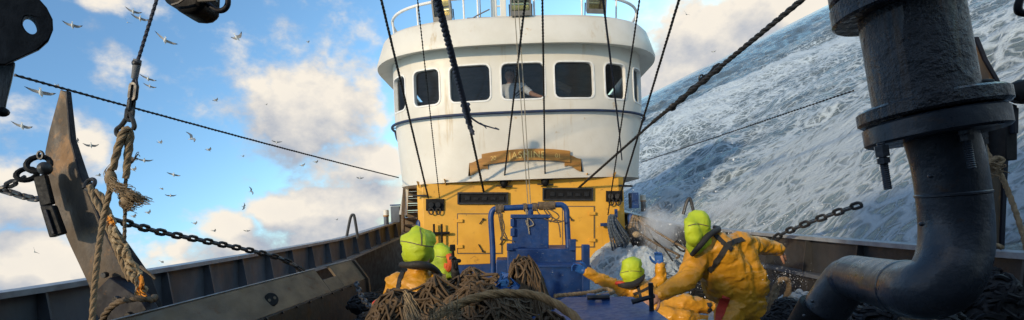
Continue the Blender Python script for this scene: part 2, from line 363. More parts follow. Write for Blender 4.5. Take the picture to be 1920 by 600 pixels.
# ------------------------------------------------------------------ the sea
DECK = -1.45
def sstep(x, a, b): t = np.clip((x-a)/(b-a), 0, 1); return t*t*(3-2*t)
def water_mat(name, deck=False):
    m = bpy.data.materials.new(name); m.use_nodes = True
    t = NB(m.node_tree); b = t.n['Principled BSDF']
    tcn = t.n.new('ShaderNodeTexCoord'); v = tcn.outputs['Object']
    at = t.n.new('ShaderNodeAttribute'); at.attribute_name = 'foam'; fo = at.outputs['Fac']
    _, wc = t.noise(v, .55, 4, .6)
    vd = t.vec('ADD', v, t.vec('SCALE', t.vec('SUBTRACT', wc, (.5,.5,.5)), scale=1.0))
    vs = t.mapping(vd, rot=(0,0,R(-14)), scale=(.62,1,1))
    n1, _ = t.noise(t.mapping(vd, rot=(0,0,R(-14)), scale=(.27,1.05,1)), 1.9, 11, .70)
    n0, _ = t.noise(v, .33, 5, .6)
    e1 = t.voro(vs, 2.4); e2 = t.voro(vs, 6.5)
    web = t.math('MAXIMUM', t.rng(e1, .16, .0), t.math('MULTIPLY', t.rng(e2, .16, .0), .75))
    n2, _ = t.noise(vs, 7.0, 6, .7)
    k = t.math('ADD', t.math('MULTIPLY', t.math('SUBTRACT', n1, .5), 2.3), t.math('MULTIPLY', t.math('SUBTRACT', n2, .5), 1.3))
    k = t.math('ADD', k, t.math('MULTIPLY', t.math('SUBTRACT', web, .4), .95))
    k = t.math('ADD', k, t.math('MULTIPLY', t.math('SUBTRACT', n0, .5), 2.2))
    k = t.math('ADD', k, t.math('MULTIPLY', fo, 1.9))
    ff = t.rng(k, .52, 1.50)
    wcol = t.mix(t.rng(n1, .3, .7), (.070,.098,.112,1), (.125,.155,.165,1))
    wcol = t.mix(t.rng(t.math('ADD', fo, t.math('MULTIPLY', t.math('SUBTRACT', n0, .5), .9)), .12, .75), wcol, (.165,.215,.238,1))
    col = t.mix(ff, wcol, (.52,.605,.665,1))
    t.l.new(col, b.inputs['Base Color'])
    t.l.new(t.rng(ff, 0, .6, .16, .8), b.inputs['Roughness'])
    b.inputs['IOR'].default_value = 1.33
    bn, _ = t.noise(v, 2.4, 10, .68); bn2, _ = t.noise(vs, 13, 6, .7)
    hh = t.math('ADD', t.math('MULTIPLY', bn, 1.0), t.math('ADD', t.math('MULTIPLY', ff, .22), t.math('MULTIPLY', bn2, .22)))
    bb = t.n.new('ShaderNodeBump'); bb.inputs['Strength'].default_value = .8; bb.inputs['Distance'].default_value = .28
    t.l.new(hh, bb.inputs['Height']); t.l.new(bb.outputs[0], b.inputs['Normal'])
    return m
M['sea'] = water_mat('foam_streaked_sea')
def make_sea():
    az = np.concatenate([np.arange(-12, 74, .16), np.arange(74, 348, 3.0)])*PI/180
    rr = [1.0]
    while rr[-1] < 700: rr.append(rr[-1]*1.0115)
    while rr[-1] < 30000: rr.append(rr[-1]*1.15)
    rr = np.array(rr); A, Rr = np.meshgrid(az, rr); x = Rr*np.sin(A); y = Rr*np.cos(A)
    na, nr = len(az), len(rr)
    fade = lambda L: 1-sstep(Rr, L*40, L*140)
    # swell with long crests across the view, a steep breaking crest, then chop
    ph = (y*.97 - x*.25)
    h = .75*np.sin(ph*2*PI/34+1.1+.8*vnoise(x/40, y/40))*(1-sstep(Rr, 300, 900))
    h += .9*fbm(x/16, y/9, 4, .5)*fade(14)
    rid = 1-np.abs(fbm(x/7+3, y/4.2, 4, .55))*2
    h += .28*rid*fade(6)
    h += .11*fbm(x/1.3, y/.9, 4, .6)*fade(1.5)
    # breaking crest abeam
    crest = np.exp(-((ph-26-3*vnoise(x/11, y/11+5))/4.0)**2)*sstep(x, 2, 14)
    h += .9*crest
    near = np.exp(-(Rr/11)**2)*sstep(x, 0, 5)
    h += .45*near*(1+.7*fbm(x/2.2, y/2.2, 4, .6))
    foam = .225+.33*np.exp(-(Rr/45)**2) + .45*crest + .16*fbm(x/9, y/5, 4, .55) + .10*sstep(rid, .75, 1.0)
    foam += .16*sstep(h, .3, 1.6) - .05 - .16*sstep(Rr, 34, 60)
    foam = np.where(Rr > 60, np.minimum(foam, .42), foam)
    z = -SEA+h
    # keep the water out of the hull
    w = np.stack([x, y, z], -1); q = np.array(Q3); s = w @ q     # ship frame (q is orthonormal: rows are axes)
    half = np.interp(s[...,1], [-7,-5,-3,0,3,12,20], [0,2.0,2.7,3.0,3.17,3.02,2.6])
    ins = (np.abs(s[...,0]) < half+.02) & (s[...,1] > -7) & (s[...,1] < 20)
    s[...,2] = np.where(ins, np.minimum(s[...,2], -2.3), s[...,2])
    near_r = (~ins) & (s[...,0] > 0) & (s[...,0] < half+4) & (s[...,1] > -7) & (s[...,1] < 20)
    s[...,2] = np.where(near_r, np.minimum(s[...,2], -.50+.85*np.maximum(0, s[...,0]-half)), s[...,2])
    w = s @ q.T
    co = w.reshape(-1, 3).astype(np.float32)
    i = np.arange(nr-1)[:,None]*na; j = np.arange(na)[None,:]; j2 = (j+1) % na
    quads = np.stack([i+j, i+j2, i+na+j2, i+na+j], -1).reshape(-1, 4)[:, ::-1]
    me = bpy.data.meshes.new('sea'); me.vertices.add(len(co)); me.vertices.foreach_set('co', co.ravel())
    nq = len(quads); me.loops.add(nq*4); me.loops.foreach_set('vertex_index', quads.ravel().astype(np.int32))
    me.polygons.add(nq); me.polygons.foreach_set('loop_start', np.arange(nq, dtype=np.int32)*4); 
    me.polygons.foreach_set('use_smooth', np.ones(nq, dtype=bool))
    at = me.attributes.new('foam', 'FLOAT', 'POINT'); at.data.foreach_set('value', np.clip(foam, -.3, 1).ravel().astype(np.float32))
    me.update(calc_edges=True); me.validate(); me.materials.append(M['sea'])
    o = bpy.data.objects.new('sea', me); COL.objects.link(o); o['kind'] = 'structure'; o['_world'] = 1
make_sea()

# ------------------------------------------------------------------ deck and bulwarks
STA = [(-6.6,.25,.55),(-5,1.9,.35),(-3,2.6,.1),(-1,2.85,-.12),(1,2.95,-.30),(3,3.05,-.36),(4.6,3.13,-.37),(6.8,3.10,-.36),(9,3.0,-.32),(12,2.78,-.10),(15,2.5,.2)]
def sta(y, k): return float(np.interp(y, [s[0] for s in STA], [s[k] for s in STA]))
mb = MB(); ys = [s[0] for s in STA]
L_ = [Vector((-sta(y,1)+.03, y, DECK)) for y in ys]; R_ = [Vector((sta(y,1)-.03, y, DECK)) for y in ys]
lo = Vector((0,0,-.12))
mb.add(L_+R_+[p+lo for p in L_]+[p+lo for p in R_], [(i, i+11, i+12, i+1) for i in range(10)]+[(i+22, i+23, i+34, i+33) for i in range(10)])
mb.build('deck', M['deck'], kind='structure')
def bulwark(sg, label, ymin):
    t = thing('bulwark', label, 'bulwark', (sg*3.0, 4, DECK))
    n = 44; yy = [ymin+(15-ymin)*i/n for i in range(n+1)]
    zt = lambda y: sta(y, 2); xx = lambda y: sg*sta(y, 1)
    def strip(name, z0, z1, th, m, off=0.0, y0=ymin, y1=15, lab=None):
        b = MB(); ya = [y for y in yy if y0 <= y <= y1]
        for y in ya: pass
        vs = []; fs = []
        for y in ya:
            za, zb = z0(y), z1(y); x = xx(y)-sg*off
            vs += [(x, y, za), (x, y, zb), (x-sg*th, y, zb), (x-sg*th, y, za)]
        for i in range(len(ya)-1):
            for k in range(4): fs.append((i*4+k, i*4+(k+1)%4, i*4+4+(k+1)%4, i*4+4+k))
        fs += [(3,2,1,0), tuple((len(ya)-1)*4+k for k in range(4))]
        b.add(vs, fs); return b.build(name, m, t, lab)
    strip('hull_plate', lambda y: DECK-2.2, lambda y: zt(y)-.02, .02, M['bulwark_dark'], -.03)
    strip('upper_plate', lambda y: zt(y)-.36, lambda y: zt(y)-.025, .02, M['bulwark' if sg < 0 else 'bulwark_dark'])  # right plate and ribs painted darker in place of shade
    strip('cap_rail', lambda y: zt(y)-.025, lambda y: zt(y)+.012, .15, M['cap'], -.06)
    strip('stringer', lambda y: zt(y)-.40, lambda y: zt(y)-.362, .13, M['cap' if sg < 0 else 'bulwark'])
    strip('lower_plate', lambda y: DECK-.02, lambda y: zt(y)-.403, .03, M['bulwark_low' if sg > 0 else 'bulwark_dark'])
    y = max(ymin, -2.0)+.3; first = None
    while y < 13:
        b = MB(); z = zt(y); x = xx(y)
        b.prism([(x-sg*.021, y, z-.35), (x-sg*.125, y, z-.35), (x-sg*.075, y, z-.03), (x-sg*.021, y, z-.03)], (0,.016,0))
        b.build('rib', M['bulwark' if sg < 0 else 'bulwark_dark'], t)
        y += .62 if sg < 0 else .78
    return t
bulwark(-1, 'grey ribbed steel bulwark curving along the left side of the deck', -6.6)
bulwark(1, 'dark wet steel bulwark along the right side with the sea breaking over it', -6.6)
# unseen wall, roof and box added behind the viewpoint to shade the near deck
fc = thing('shade_structure', 'unseen steel structure added behind the viewpoint to shade the near deck', 'shade_structure', (0,-3,DECK))
b = MB(); b.prism([(-2.83,-.8,DECK), (2.83,-.8,DECK), (2.92,-.8,1.05), (-2.92,-.8,1.05)], (0,-.05,0)); b.build('shade_wall', M['bulwark_dark'], fc)
b = MB(); b.prism([(-3.0,-.7,1.06), (3.0,-.7,1.06), (2.8,-3,1.2), (2.2,-5,1.4), (.3,-6.6,1.6), (-.3,-6.6,1.6), (-2.2,-5,1.4), (-2.8,-3,1.2)], (0,0,.05)); b.build('shade_roof', M['bulwark_dark'], fc)
b = MB(); b.box((-.4,-1.7,1.68), (2.6,1.7,1.1)); b.build('shade_box', M['bulwark_dark'], fc, bevel=.03)

# ------------------------------------------------------------------ wheelhouse
X0, YB, WA, WB, EXP = .20, 10.95, 2.56, 1.62, 2.7
def plan_raw(a):
    c, s_ = math.cos(a), math.sin(a)
    return Vector((X0+WA*math.copysign(abs(s_)**(2/EXP), s_), YB-WB*abs(c)**(2/EXP), 0))
_pl = [plan_raw(-PI/2+PI*i/400) for i in range(401)]
_pl = [Vector((_pl[0].x, 14.2, 0))]+_pl+[Vector((_pl[-1].x, 14.2, 0))]
_cum = [0]
for a_, b_ in zip(_pl, _pl[1:]): _cum.append(_cum[-1]+(b_-a_).length)
_half = _cum[-1]/2
def taper(z): return 1-.045*max(0, (2.0-z))/1.4
def wh(s, z, off=0.0):
    """point on the wheelhouse front: s along the wall from its middle, z height, off outward"""
    L = min(max(s+_half, 0), _cum[-1]-1e-6)
    i = max(0, min(int(np.searchsorted(_cum, L))-1, len(_pl)-2))
    t = (L-_cum[i])/max(1e-9, _cum[i+1]-_cum[i]); p = _pl[i].lerp(_pl[i+1], t)
    j0, j1 = max(0, i-4), min(len(_pl)-1, i+5)
    if i == 0: j0, j1 = 0, 1
    if i == len(_pl)-2: j0, j1 = i, i+1
    d = (_pl[j1]-_pl[j0]).normalized(); nrm = Vector((d.y, -d.x, 0))
    k = taper(z); q = Vector((X0+(p.x-X0)*k, YB+(p.y-YB)*k, z))
    return q+nrm*off
def s_of(px, z):
    best = None
    for i in range(400):
        s = -3.6+7.2*i/399; p = wh(s, z)
        # image x of p
        u = p.x/p.y*math.cos(RHO)-p.z/p.y*math.sin(RHO)
        e = abs(CX+F*u-px)
        if abs(s) < 3.4 and (best is None or e < best[0]): best = (e, s)
    return best[1]
house = thing('wheelhouse', 'white rounded trawler wheelhouse with seven dark windows above yellow deckhouse', 'wheelhouse', (X0, YB, .6))
WZ0, WZ1 = 2.08, 2.73
wins = []
for a_, b_ in ((740.5,760),(777,823),(843.5,918),(940,1019.5),(1041,1112),(1135,1172),(1188,1203)):
    wins.append((s_of(a_, 2.4), s_of(b_, 2.4)))
wins[0] = (wins[0][1]-.50, wins[0][1]); wins[6] = (wins[6][0], wins[6][0]+.45)
MARG = .055; NU, NV = 12, 9
ZB0, ZB1 = WZ0-.06, WZ1+.06
us = [-_half+.01, -4.6, -4.0]; cells = []
for a_, b_ in wins:
    a1, b1 = a_-MARG, b_+MARG
    last = us[-1]; k = max(1, int((a1-last)/.14))
    us += [last+(a1-last)*(i+1)/k for i in range(k)]
    cells.append((len(us)-1, len(us)-1+NU)); us += [a1+(b1-a1)*(i+1)/NU for i in range(NU)]
last = us[-1]; k = 8
us += [last+(4.0-last)*(i+1)/k for i in range(k)]+[4.6, _half-.01]
zlow = [.64,.9,1.2,1.5,1.8]; zband = [ZB0+(ZB1-ZB0)*i/NV for i in range(NV+1)]; zs = zlow+zband+[3.1]
wall = MB(); vs = [wh(u, z) for z in zs for u in us]; nu = len(us); fs = []
for r in range(len(zs)-1):
    for i in range(nu-1):
        inband = len(zlow) <= r < len(zlow)+NV
        if inband and any(c0 <= i < c1 for c0, c1 in cells): continue
        fs.append((r*nu+i, r*nu+i+1, (r+1)*nu+i+1, (r+1)*nu+i))
wall.add(vs, fs)
def loop_rect(a_, b_, z0, z1):
    o = [(a_+(b_-a_)*i/NU, z0) for i in range(NU)]+[(b_, z0+(z1-z0)*i/NV) for i in range(NV)]
    return o+[(b_-(b_-a_)*i/NU, z1) for i in range(NU)]+[(a_, z1-(z1-z0)*i/NV) for i in range(NV)]
def rounded(lp, a_, b_, z0, z1, r):
    r = min(r, (b_-a_)*.45); out = []
    for u, z in lp:
        cu = min(max(u, a_+r), b_-r); cz = min(max(z, z0+r), z1-r); du, dz = u-cu, z-cz
        d = math.hypot(du, dz)
        out.append((cu+du/d*r, cz+dz/d*r) if (abs(du) > 1e-6 and abs(dz) > 1e-6) else (u, z))
    return out
for (a_, b_), (c0, c1) in zip(wins, cells):
    ol = loop_rect(a_-MARG, b_+MARG, ZB0, ZB1); il = rounded(loop_rect(a_, b_, WZ0, WZ1), a_, b_, WZ0, WZ1, .10)
    n = len(ol); wall.add([wh(*p) for p in ol]+[wh(*p) for p in il], [(i, (i+1)%n, (i+1)%n+n, i+n) for i in range(n)])
    fr = MB(); A = [wh(u, z, .012) for u, z in rounded(loop_rect(a_-.028, b_+.028, WZ0-.028, WZ1+.028), a_-.028, b_+.028, WZ0-.028, WZ1+.028, .12)]
    B = [wh(u, z, .012) for u, z in il]; C_ = [wh(u, z, -.07) for u, z in il]; D_ = [wh(u, z, -.01) for u, z in rounded(loop_rect(a_-.032, b_+.032, WZ0-.032, WZ1+.032), a_-.032, b_+.032, WZ0-.032, WZ1+.032, .12)]
    vs = D_+A+B+C_; fr.add(vs, [(k*n+i, k*n+(i+1)%n, (k+1)*n+(i+1)%n, (k+1)*n+i) for k in range(3) for i in range(n)])
    w_o = fr.build('window', M['white_clean'], house)
    g_ = MB(); inn = [wh(u, z, -.055) for u, z in rounded(loop_rect(a_-.004, b_+.004, WZ0-.004, WZ1+.004), a_-.004, b_+.004, WZ0-.004, WZ1+.004, .10)]
    cpt = wh((a_+b_)/2, (WZ0+WZ1)/2, -.055); g_.add(inn+[cpt], [(i, (i+1)%n, n) for i in range(n)])
    g_.build('pane', M['glass'], w_o)
wall.build('wall', M['white'], house)
# bottom flange and underside of the overhang
b = MB(); NS = 90; ss = [-_half+.01+(2*_half-.02)*i/NS for i in range(NS+1)]
pr = lambda off, z: [wh(s, z, off) for s in ss]
def stripn(b, rows, close=False):
    n = len(rows[0]); vs = [p for r in rows for p in r]
    b.add(vs, [(k*n+i, k*n+i+1, (k+1)*n+i+1, (k+1)*n+i) for k in range(len(rows)-1) for i in range(n-1)])
und = pr(.004, .62); stripn(b, [pr(.02,.66), pr(.02,.615), [Vector((X0, 14.2-.2, .615))]*len(und)]); b.build('underside', M['white'], house)
b = MB(); b.prism([wh(s, 1.22, -.12) for s in ss[2:-2]], (0,0,.04)); b.build('interior_floor', M['interior'], house)
b = MB(); b.prism([wh(s, 3.05, -.10) for s in ss[2:-2]], (0,0,.03)); b.build('interior_ceiling', M['interior'], house)
b = MB(); b.box((X0, 13.6, 2.2), (5.2,.06,1.68)); b.build('rear_bulkhead', M['interior'], house)
b = MB(); b.box((X0+.1, 10.6, 2.02), (3.6,.5,.28)); b.build('console', M['interior'], house, bevel=.03)
b = MB(); b.box((X0+.75, 12.2, 2.35), (.9,.3,.5)); b.box((X0+.45,12.0,2.35), (.05,.5,.52)); b.build('cupboard', M['interior_wood'], house, bevel=.01)
b = MB(); b.box((X0-.55, 10.55, 2.28), (.45,.08,.30), Matrix.Rotation(.3,3,'X')); b.box((X0-.55,10.6,2.1), (.1,.1,.2)); b.build('screen', M['black_paint'], house, bevel=.01)
b = MB(); b.box((X0+.95, 10.75, 2.60), (.40,.2,.14), Matrix.Rotation(.5,3,'Y')); b.build('radio', M['interior_wood'], house, bevel=.01)
# visor and roof
VZ0, VZ1 = 2.99, 3.58
b = MB(); stripn(b, [pr(.0, 3.06), pr(.26, VZ0+.015), pr(.30, VZ0), pr(.31, VZ0+.05), pr(.25,VZ0+.25), pr(.17, VZ1-.10), pr(.11, VZ1-.03), pr(0, VZ1), [Vector((X0,13.8,VZ1+.06))]*(NS+1)])
b.build('roof_visor', M['white'], house, ang=50)
for sg, px, py in ((-1,719,102),(1,1217,82)):
    b = MB(); c = wh(sg*3.25, 3.33, .22); d = (c-wh(sg*3.25, 3.33, 0)).normalized(); b.lathe(c-d*.03, d, [(0,.075),(.05,.075),(.07,.05)], 16); b.build('navigation_light', M['dark_metal'], house)
# blue rubber rail
b = MB(); rp = [wh(s, 1.83, .07) for s in [(-3.45+6.9*i/70) for i in range(71)]]
rp = [wh(-3.42, 1.62, .02), wh(-3.47, 1.70, .06)]+rp+[wh(3.47, 1.72, .06), wh(3.42, 1.64, .02)]
b.tube(cr(rp, 2), .026, 10); gr_ = b.build('grab_rail', M['bluefence'], house)
for s in (-3.0,-1.8,-.6,.6,1.8,3.0):
    b = MB(); b.cyl(wh(s,1.83,-.01), wh(s,1.83,.055), .011, n=8); b.build('rail_stud', M['bluefence'], gr_)
# name board: a carved ribbon with folded tails
sc0, sc1 = s_of(904, 1.0), s_of(1068, 1.0)
smid = (sc0+sc1)/2; wid = sc1-sc0
arch = lambda s: .065*(1-((s-smid)/(wid/2))**2)
def ribbon(b, s0, s1, z0, z1, off, n=20, th=.025, wave=0.0):
    ro = []
    A = [s0+(s1-s0)*i/n for i in range(n+1)]
    ar = lambda s: arch(s) if sc0 <= s <= sc1 else wave*math.sin(((s-s0)/(s1-s0))*PI)
    rows = [[wh(s, z0+ar(s), off+th) for s in A], [wh(s, z1+ar(s), off+th) for s in A], [wh(s, z1+ar(s), off) for s in A], [wh(s, z0+ar(s), off) for s in A]]
    m = n+1; vs = [p for r in rows for p in r]; fs = []
    for k in range(4):
        for i in range(n): fs.append((k*m+i, k*m+i+1, ((k+1)%4)*m+i+1, ((k+1)%4)*m+i))
    fs += [(0,m,2*m,3*m), (m-1,2*m-1,3*m-1,4*m-1)]
    b.add(vs, fs)
bz0, bz1 = .89, 1.10
b = MB(); ribbon(b, sc0, sc1, bz0, bz1, .035); nb_ = b.build('name_board', M['wood'], house, bevel=.004)
for sg, e0, e1 in ((-1, sc0, s_of(877,1.0)), (1, sc1, s_of(1092,1.0))):
    A = [e0-sg*.10+(e1-e0+sg*.10)*i/10 for i in range(11)]
    top = [(.045 if abs(s-e0) > .02 else 0) for s in A]
    zt_ = lambda i: bz1-.085-.05*(i/10)**1.5+.022*math.sin(i*.6); zb_ = lambda i: bz0-.065-.10*(i/10)**1.6+.022*math.sin(i*.6)
    b = MB(); rows = [[wh(s, zb_(i), .028) for i, s in enumerate(A)], [wh(s-(sg*.09 if i == 10 else 0), zt_(i), .028) for i, s in enumerate(A)], [wh(s-(sg*.09 if i == 10 else 0), zt_(i), .006) for i, s in enumerate(A)], [wh(s, zb_(i), .006) for i, s in enumerate(A)]]
    m = 11; b.add([p for r in rows for p in r], [(k*m+i, k*m+i+1, ((k+1)%4)*m+i+1, ((k+1)%4)*m+i) for k in range(4) for i in range(10)]+[(0,m,2*m,3*m), (m-1,2*m-1,3*m-1,4*m-1)])
    b.build('ribbon_tail', M['wood'], nb_)
def text_on(txt, size, s0, z0, mapf, name, m, parent, depth=.004, shear=0.0, space=1.0):
    cu = bpy.data.curves.new('lettering', 'FONT'); cu.body = txt; cu.size = size; cu.align_x = 'CENTER'; cu.extrude = depth; cu.resolution_u = 4; cu.shear = shear; cu.space_character = space
    o = bpy.data.objects.new('lettering', cu); COL.objects.link(o); bpy.context.view_layer.update()
    me = bpy.data.meshes.new_from_object(o.evaluated_get(bpy.context.evaluated_depsgraph_get()))
    bpy.data.objects.remove(o); og = Vector(parent['_org'])
    for v in me.vertices: v.co = mapf(v.co.x, v.co.y, v.co.z)-og
    me.materials.clear(); me.materials.append(m)
    q = bpy.data.objects.new(name, me); COL.objects.link(q); q.parent = parent; q['_org'] = tuple(og); return q
mp = lambda s0, z0: (lambda x, y, z: wh(s0+x, z0+arch(s0+x)+y, .062+z))
text_on('JASMINE', .175, 0, 0, mp(s_of(989,1.0), bz0+.045), 'lettering', M['gold'], nb_, space=1.08)
text_on('20', .11, 0, 0, mp(s_of(926,1.0), bz0+.06), 'lettering', M['gold'], nb_)
text_on('01', .11, 0, 0, mp(s_of(1045,1.0), bz0+.06), 'lettering', M['gold'], nb_)
# roof railing and gear
rail = thing('roof_railing', 'white tubular railing round the top of the wheelhouse roof', 'railing', (X0, YB, VZ1))
b = MB(); rz = VZ1+.40; S_ = [(-3.6+7.2*i/60) for i in range(61)]
rp = [wh(-3.8, VZ1+.02, -.02), wh(-3.74, VZ1+.3, -.02)]+[wh(s, rz, -.03) for s in S_]+[wh(3.74, VZ1+.3, -.02), wh(3.8, VZ1+.02, -.02)]
b.tube(cr(rp, 3), .028, 8); b.build('top_rail', M['white_clean'], rail)
for s in (-2.9,-1.9,-.95,.35,1.25,2.0,2.9):
    b = MB(); b.cyl(wh(s, VZ1-.06, -.06), wh(s, rz, -.03), .018, n=8); b.build('stanchion', M['white_clean'], rail)
mast = thing('radar_mast', 'white box mast rising behind the middle floodlight on the roof', 'mast', (.05, 11.0, VZ1))
for dx in (-.34,-.14): 
    b = MB(); b.box((-.0+dx+.12, 11.0, VZ1+.7), (.13,.13,1.5)); b.build('leg', M['white'], mast, bevel=.01)
for k in range(6):
    b = MB(); b.box((-.12, 10.96, VZ1+.2+k*.22), (.2,.03,.03)); b.build('rung', M['white'], mast)
b = MB(); b.box((-.55, 11.0, VZ1+.62), (.5,.12,.03)); b.prism([(-.78,11,VZ1+.6),(-.4,11,VZ1+.6),(-.4,11,VZ1+.45)], (0,.04,0)); b.build('bracket', M['lamp_case'], mast)
an = thing('roof_aerials', 'thin whip aerials and cable stays on the wheelhouse roof', 'aerials', (-.4, 10.6, VZ1))
for (x, h, r) in ((-.55,1.6,.022),(-.50,1.6,.012)):
    b = MB(); b.cyl((x, 10.6, VZ1), (x+.01, 10.6, VZ1+h), r, r*.8, 8); b.build('aerial', M['white_clean' if r > .02 else 'lamp_case'], an)
b = MB(); b.tube(cr([(-.5,10.6,VZ1+.02),(-.25,10.6,VZ1+.2),(.1,10.6,VZ1+.3),(.35,10.6,VZ1+.33)], 6), .012, 6); b.build('cable', M['white_clean'], an)
b = MB(); b.tube(cr([(-.78,10.5,VZ1),(-.78,10.5,VZ1+.22),(-.70,10.5,VZ1+.42),(-.3,10.5,VZ1+.62)], 6), .014, 6); b.box((-.83,10.5,VZ1+.30),(.08,.05,.05)); b.build('horn', M['lamp_case'], an)
def floodlight(px, py, d, lab, yaw, w=.36):
    c = P(px, py, d); t = thing('floodlight', lab, 'floodlight', c, 'floodlights on the wheelhouse roof')
    rot = Matrix.Rotation(yaw,3,'Z') @ Matrix.Rotation(R(12),3,'X')
    q = lambda x, y, z: c+rot @ Vector((x, y, z))
    b = MB(); h = w*.55
    b.add([q(-w/2,.0,-h), q(w/2,.0,-h), q(w/2,.0,h), q(-w/2,.0,h), q(-w*.36,.22,-h*.6), q(w*.36,.22,-h*.6), q(w*.36,.22,h*.6), q(-w*.36,.22,h*.6)], [(4,5,6,7),(0,1,5,4),(1,2,6,5),(2,3,7,6),(3,0,4,7)])
    b.build('housing', M['lamp_case'], t)
    b = MB(); 
    for x0, x1, z0, z1 in ((-w/2,w/2,-h,-h+.08),(-w/2,w/2,h-.03,h),(-w/2,-w/2+.03,-h+.08,h-.03),(w/2-.03,w/2,-h+.08,h-.03)):
        b.add([q(x0,-.02,z0),q(x1,-.02,z0),q(x1,-.02,z1),q(x0,-.02,z1),q(x0,.012,z0),q(x1,.012,z0),q(x1,.012,z1),q(x0,.012,z1)], [(0,1,2,3),(0,1,5,4),(1,2,6,5),(2,3,7,6),(3,0,4,7)])
    b.build('rim', M['lamp_case'], t)
    b = MB(); n = 10; vs = []
    for i in range(n+1):
        z = -h+.08+(2*h-.11)*i/n; y = .13*math.sin(PI*i/n)
        vs += [q(-w/2+.03, y, z), q(w/2-.03, y, z)]
    b.add(vs, [(2*i,2*i+1,2*i+3,2*i+2) for i in range(n)]); b.build('reflector', M['reflector'], t)
    b = MB(); b.add([q(-w/2+.03,-.004,-h+.08), q(w/2-.03,-.004,-h+.08), q(w/2-.03,-.004,h-.03), q(-w/2+.03,-.004,h-.03)], [(0,1,2,3)]); b.build('pane', M['glass'], t)
    b = MB(); b.tube([q(-w/2-.012,.08,0), q(-w/2-.012,.08,-h-.10), q(w/2+.012,.08,-h-.10), q(w/2+.012,.08,0)], .012, 6); b.cyl(q(0,.08,-h-.09), q(0,.1,-h-.26), .02, n=8); b.build('bracket', M['dark_metal'], t)
floodlight(828, 18, 9.35, 'grey floodlight tilted on the left of the wheelhouse roof', R(-14))
floodlight(976, 6, 9.1, 'grey floodlight at the middle of the wheelhouse roof edge', 0, .38)
floodlight(1119, 4, 9.3, 'grey floodlight at the right of the roof with hook below it', R(10))

# yellow deckhouse below
dh = thing('deckhouse', 'yellow steel deckhouse with two hatches under the white wheelhouse', 'deckhouse', (X0, 10.5, DECK))
YF = 9.62; HX0, HX1 = -1.79, 2.14
def hp(px, py, off=0.0):          # a point on the deckhouse front (plane Y = YF)
    r = ray(px, py); return r*((YF-off)/r.y)
b = MB(); pl = [(HX0,YF+.12),(HX0+.12,YF),(HX1-.12,YF),(HX1,YF+.12),(HX1,14),(HX0,14)]
b.prism([(x,y,-.93) for x,y in pl], (0,0,1.54)); b.build('wall', M['yellow'], dh, bevel=.01)
b = MB(); b.prism([(x+(.012 if x>0 else -.012),y-.012,DECK) for x,y in pl], (0,0,.52)); b.build('base_band', M['blue'], dh)
def front_box(b, x0, y0, x1, y1, th, off=0.0):
    p = [hp(x0,y1,off), hp(x1,y1,off), hp(x1,y0,off), hp(x0,y0,off)]; b.prism(p, (0,-th,0))
for x0,y0,x1,y1 in ((858,360.5,953,383),(1017,352,1112,376)):
    sl = MB(); front_box(sl, x0,y0,x1,y1,.02,-.0); sl_o = sl.build('vent_slot', M['black_paint'], dh)
    for a in ((x0,y0,x1,y0+3),(x0,y1-3,x1,y1),(x0,y0+3,x0+3,y1-3),(x1-3,y0+3,x1,y1-3)):
        b = MB(); front_box(b,*a,.035,.021); b.build('rim', M['dark_metal'], sl_o)
    for k in range(5):
        b = MB(); xx_ = x0+14+k*16; front_box(b, xx_, y0+8+k%2*2, xx_+9, y1-8, .02, .021); b.build('fouling', M['net_wet'], sl_o)
for x0,y0,x1,y1,hs in ((859,402,940,474,-1),(1056,388,1113,462,1)):
    b = MB(); front_box(b, x0,y0,x1,y1,.02,0.002); h_o = b.build('hatch_door', M['yellow'], dh, bevel=.004)
    for a in ((x0-2,y0-2,x1+2,y0),(x0-2,y1,x1+2,y1+2),(x0-2,y0,x0,y1),(x1,y0,x1+2,y1)):
        b = MB(); front_box(b,*a,.012,.003); b.build('gasket', M['rope_dark'], h_o)
    for yy_ in (y0+12, y1-12):
        xe = x0 if hs < 0 else x1
        b = MB(); front_box(b, xe-3 if hs<0 else xe-9, yy_-3, xe+9 if hs<0 else xe+3, yy_+3, .04, .024); b.build('hinge', M['yellow'], h_o, bevel=.004)
    for (xa,ya,xb,yb) in ((899,420,906,411),(897,458,905,471),(937,459,945,449)) if hs < 0 else ((1066,404,1072,412),(1068,450,1078,450)):
        b = MB(); b.tube([hp(xa,ya,.05),hp(xb,yb,.05)], .010, 6); b.cyl(hp(xb,yb,.0),hp(xb,yb,.07),.022,n=8); b.build('dog_handle', M['dark_metal'], h_o)
for (x0,y0,x1,y1) in ((799,373,833,395),(1136,358,1167,378)):
    b = MB(); front_box(b,x0,y0,x1,y1,.03,.0); s_o = b.build('fairlead_plate', M['black_paint'], dh)
    for k in (0,1):
        c = hp(x0+10+k*13, y1+1, .05); b = MB(); b.tube([c+Vector((.045*math.cos(a),-.02,.06*math.sin(a))) for a in [2*PI*i/12 for i in range(12)]], .013, 6, closed=True); b.build('shackle', M['dark_metal'], s_o)
        b = MB(); b.cyl(hp(x0+9+k*13,(y0+y1)/2,.03), hp(x0+9+k*13,(y0+y1)/2,.1), .05, n=10); b.build('sheave', M['dark_metal'], s_o)
for px,py in ((945,343),(1022,340)):
    b = MB(); c = hp(px,py,.08); b.ball(c, (.075,.08,.10), 10, 8); 
    p_o = b.build('pad_eye', M['black_paint'], dh)
    for dz,dx in ((.05,.14),(-.05,.15)):
        b = MB(); b.cyl(c+Vector((-dx,-.02,dz)), c+Vector((dx,-.02,dz-.02)), .013, n=6); b.build('pin', M['dark_metal'], p_o)
b = MB(); b.cyl(hp(806,438,.09), hp(843,437,.09), .028, n=8); bar = b.build('belaying_bar', M['black_paint'], dh)
for px in (814,828.5):
    b = MB(); b.tube([hp(px-.5,420,.1),hp(px+.5,458,.1)], lambda i,t: .02, 6); b.build('belaying_pin', M['black_paint'], bar)
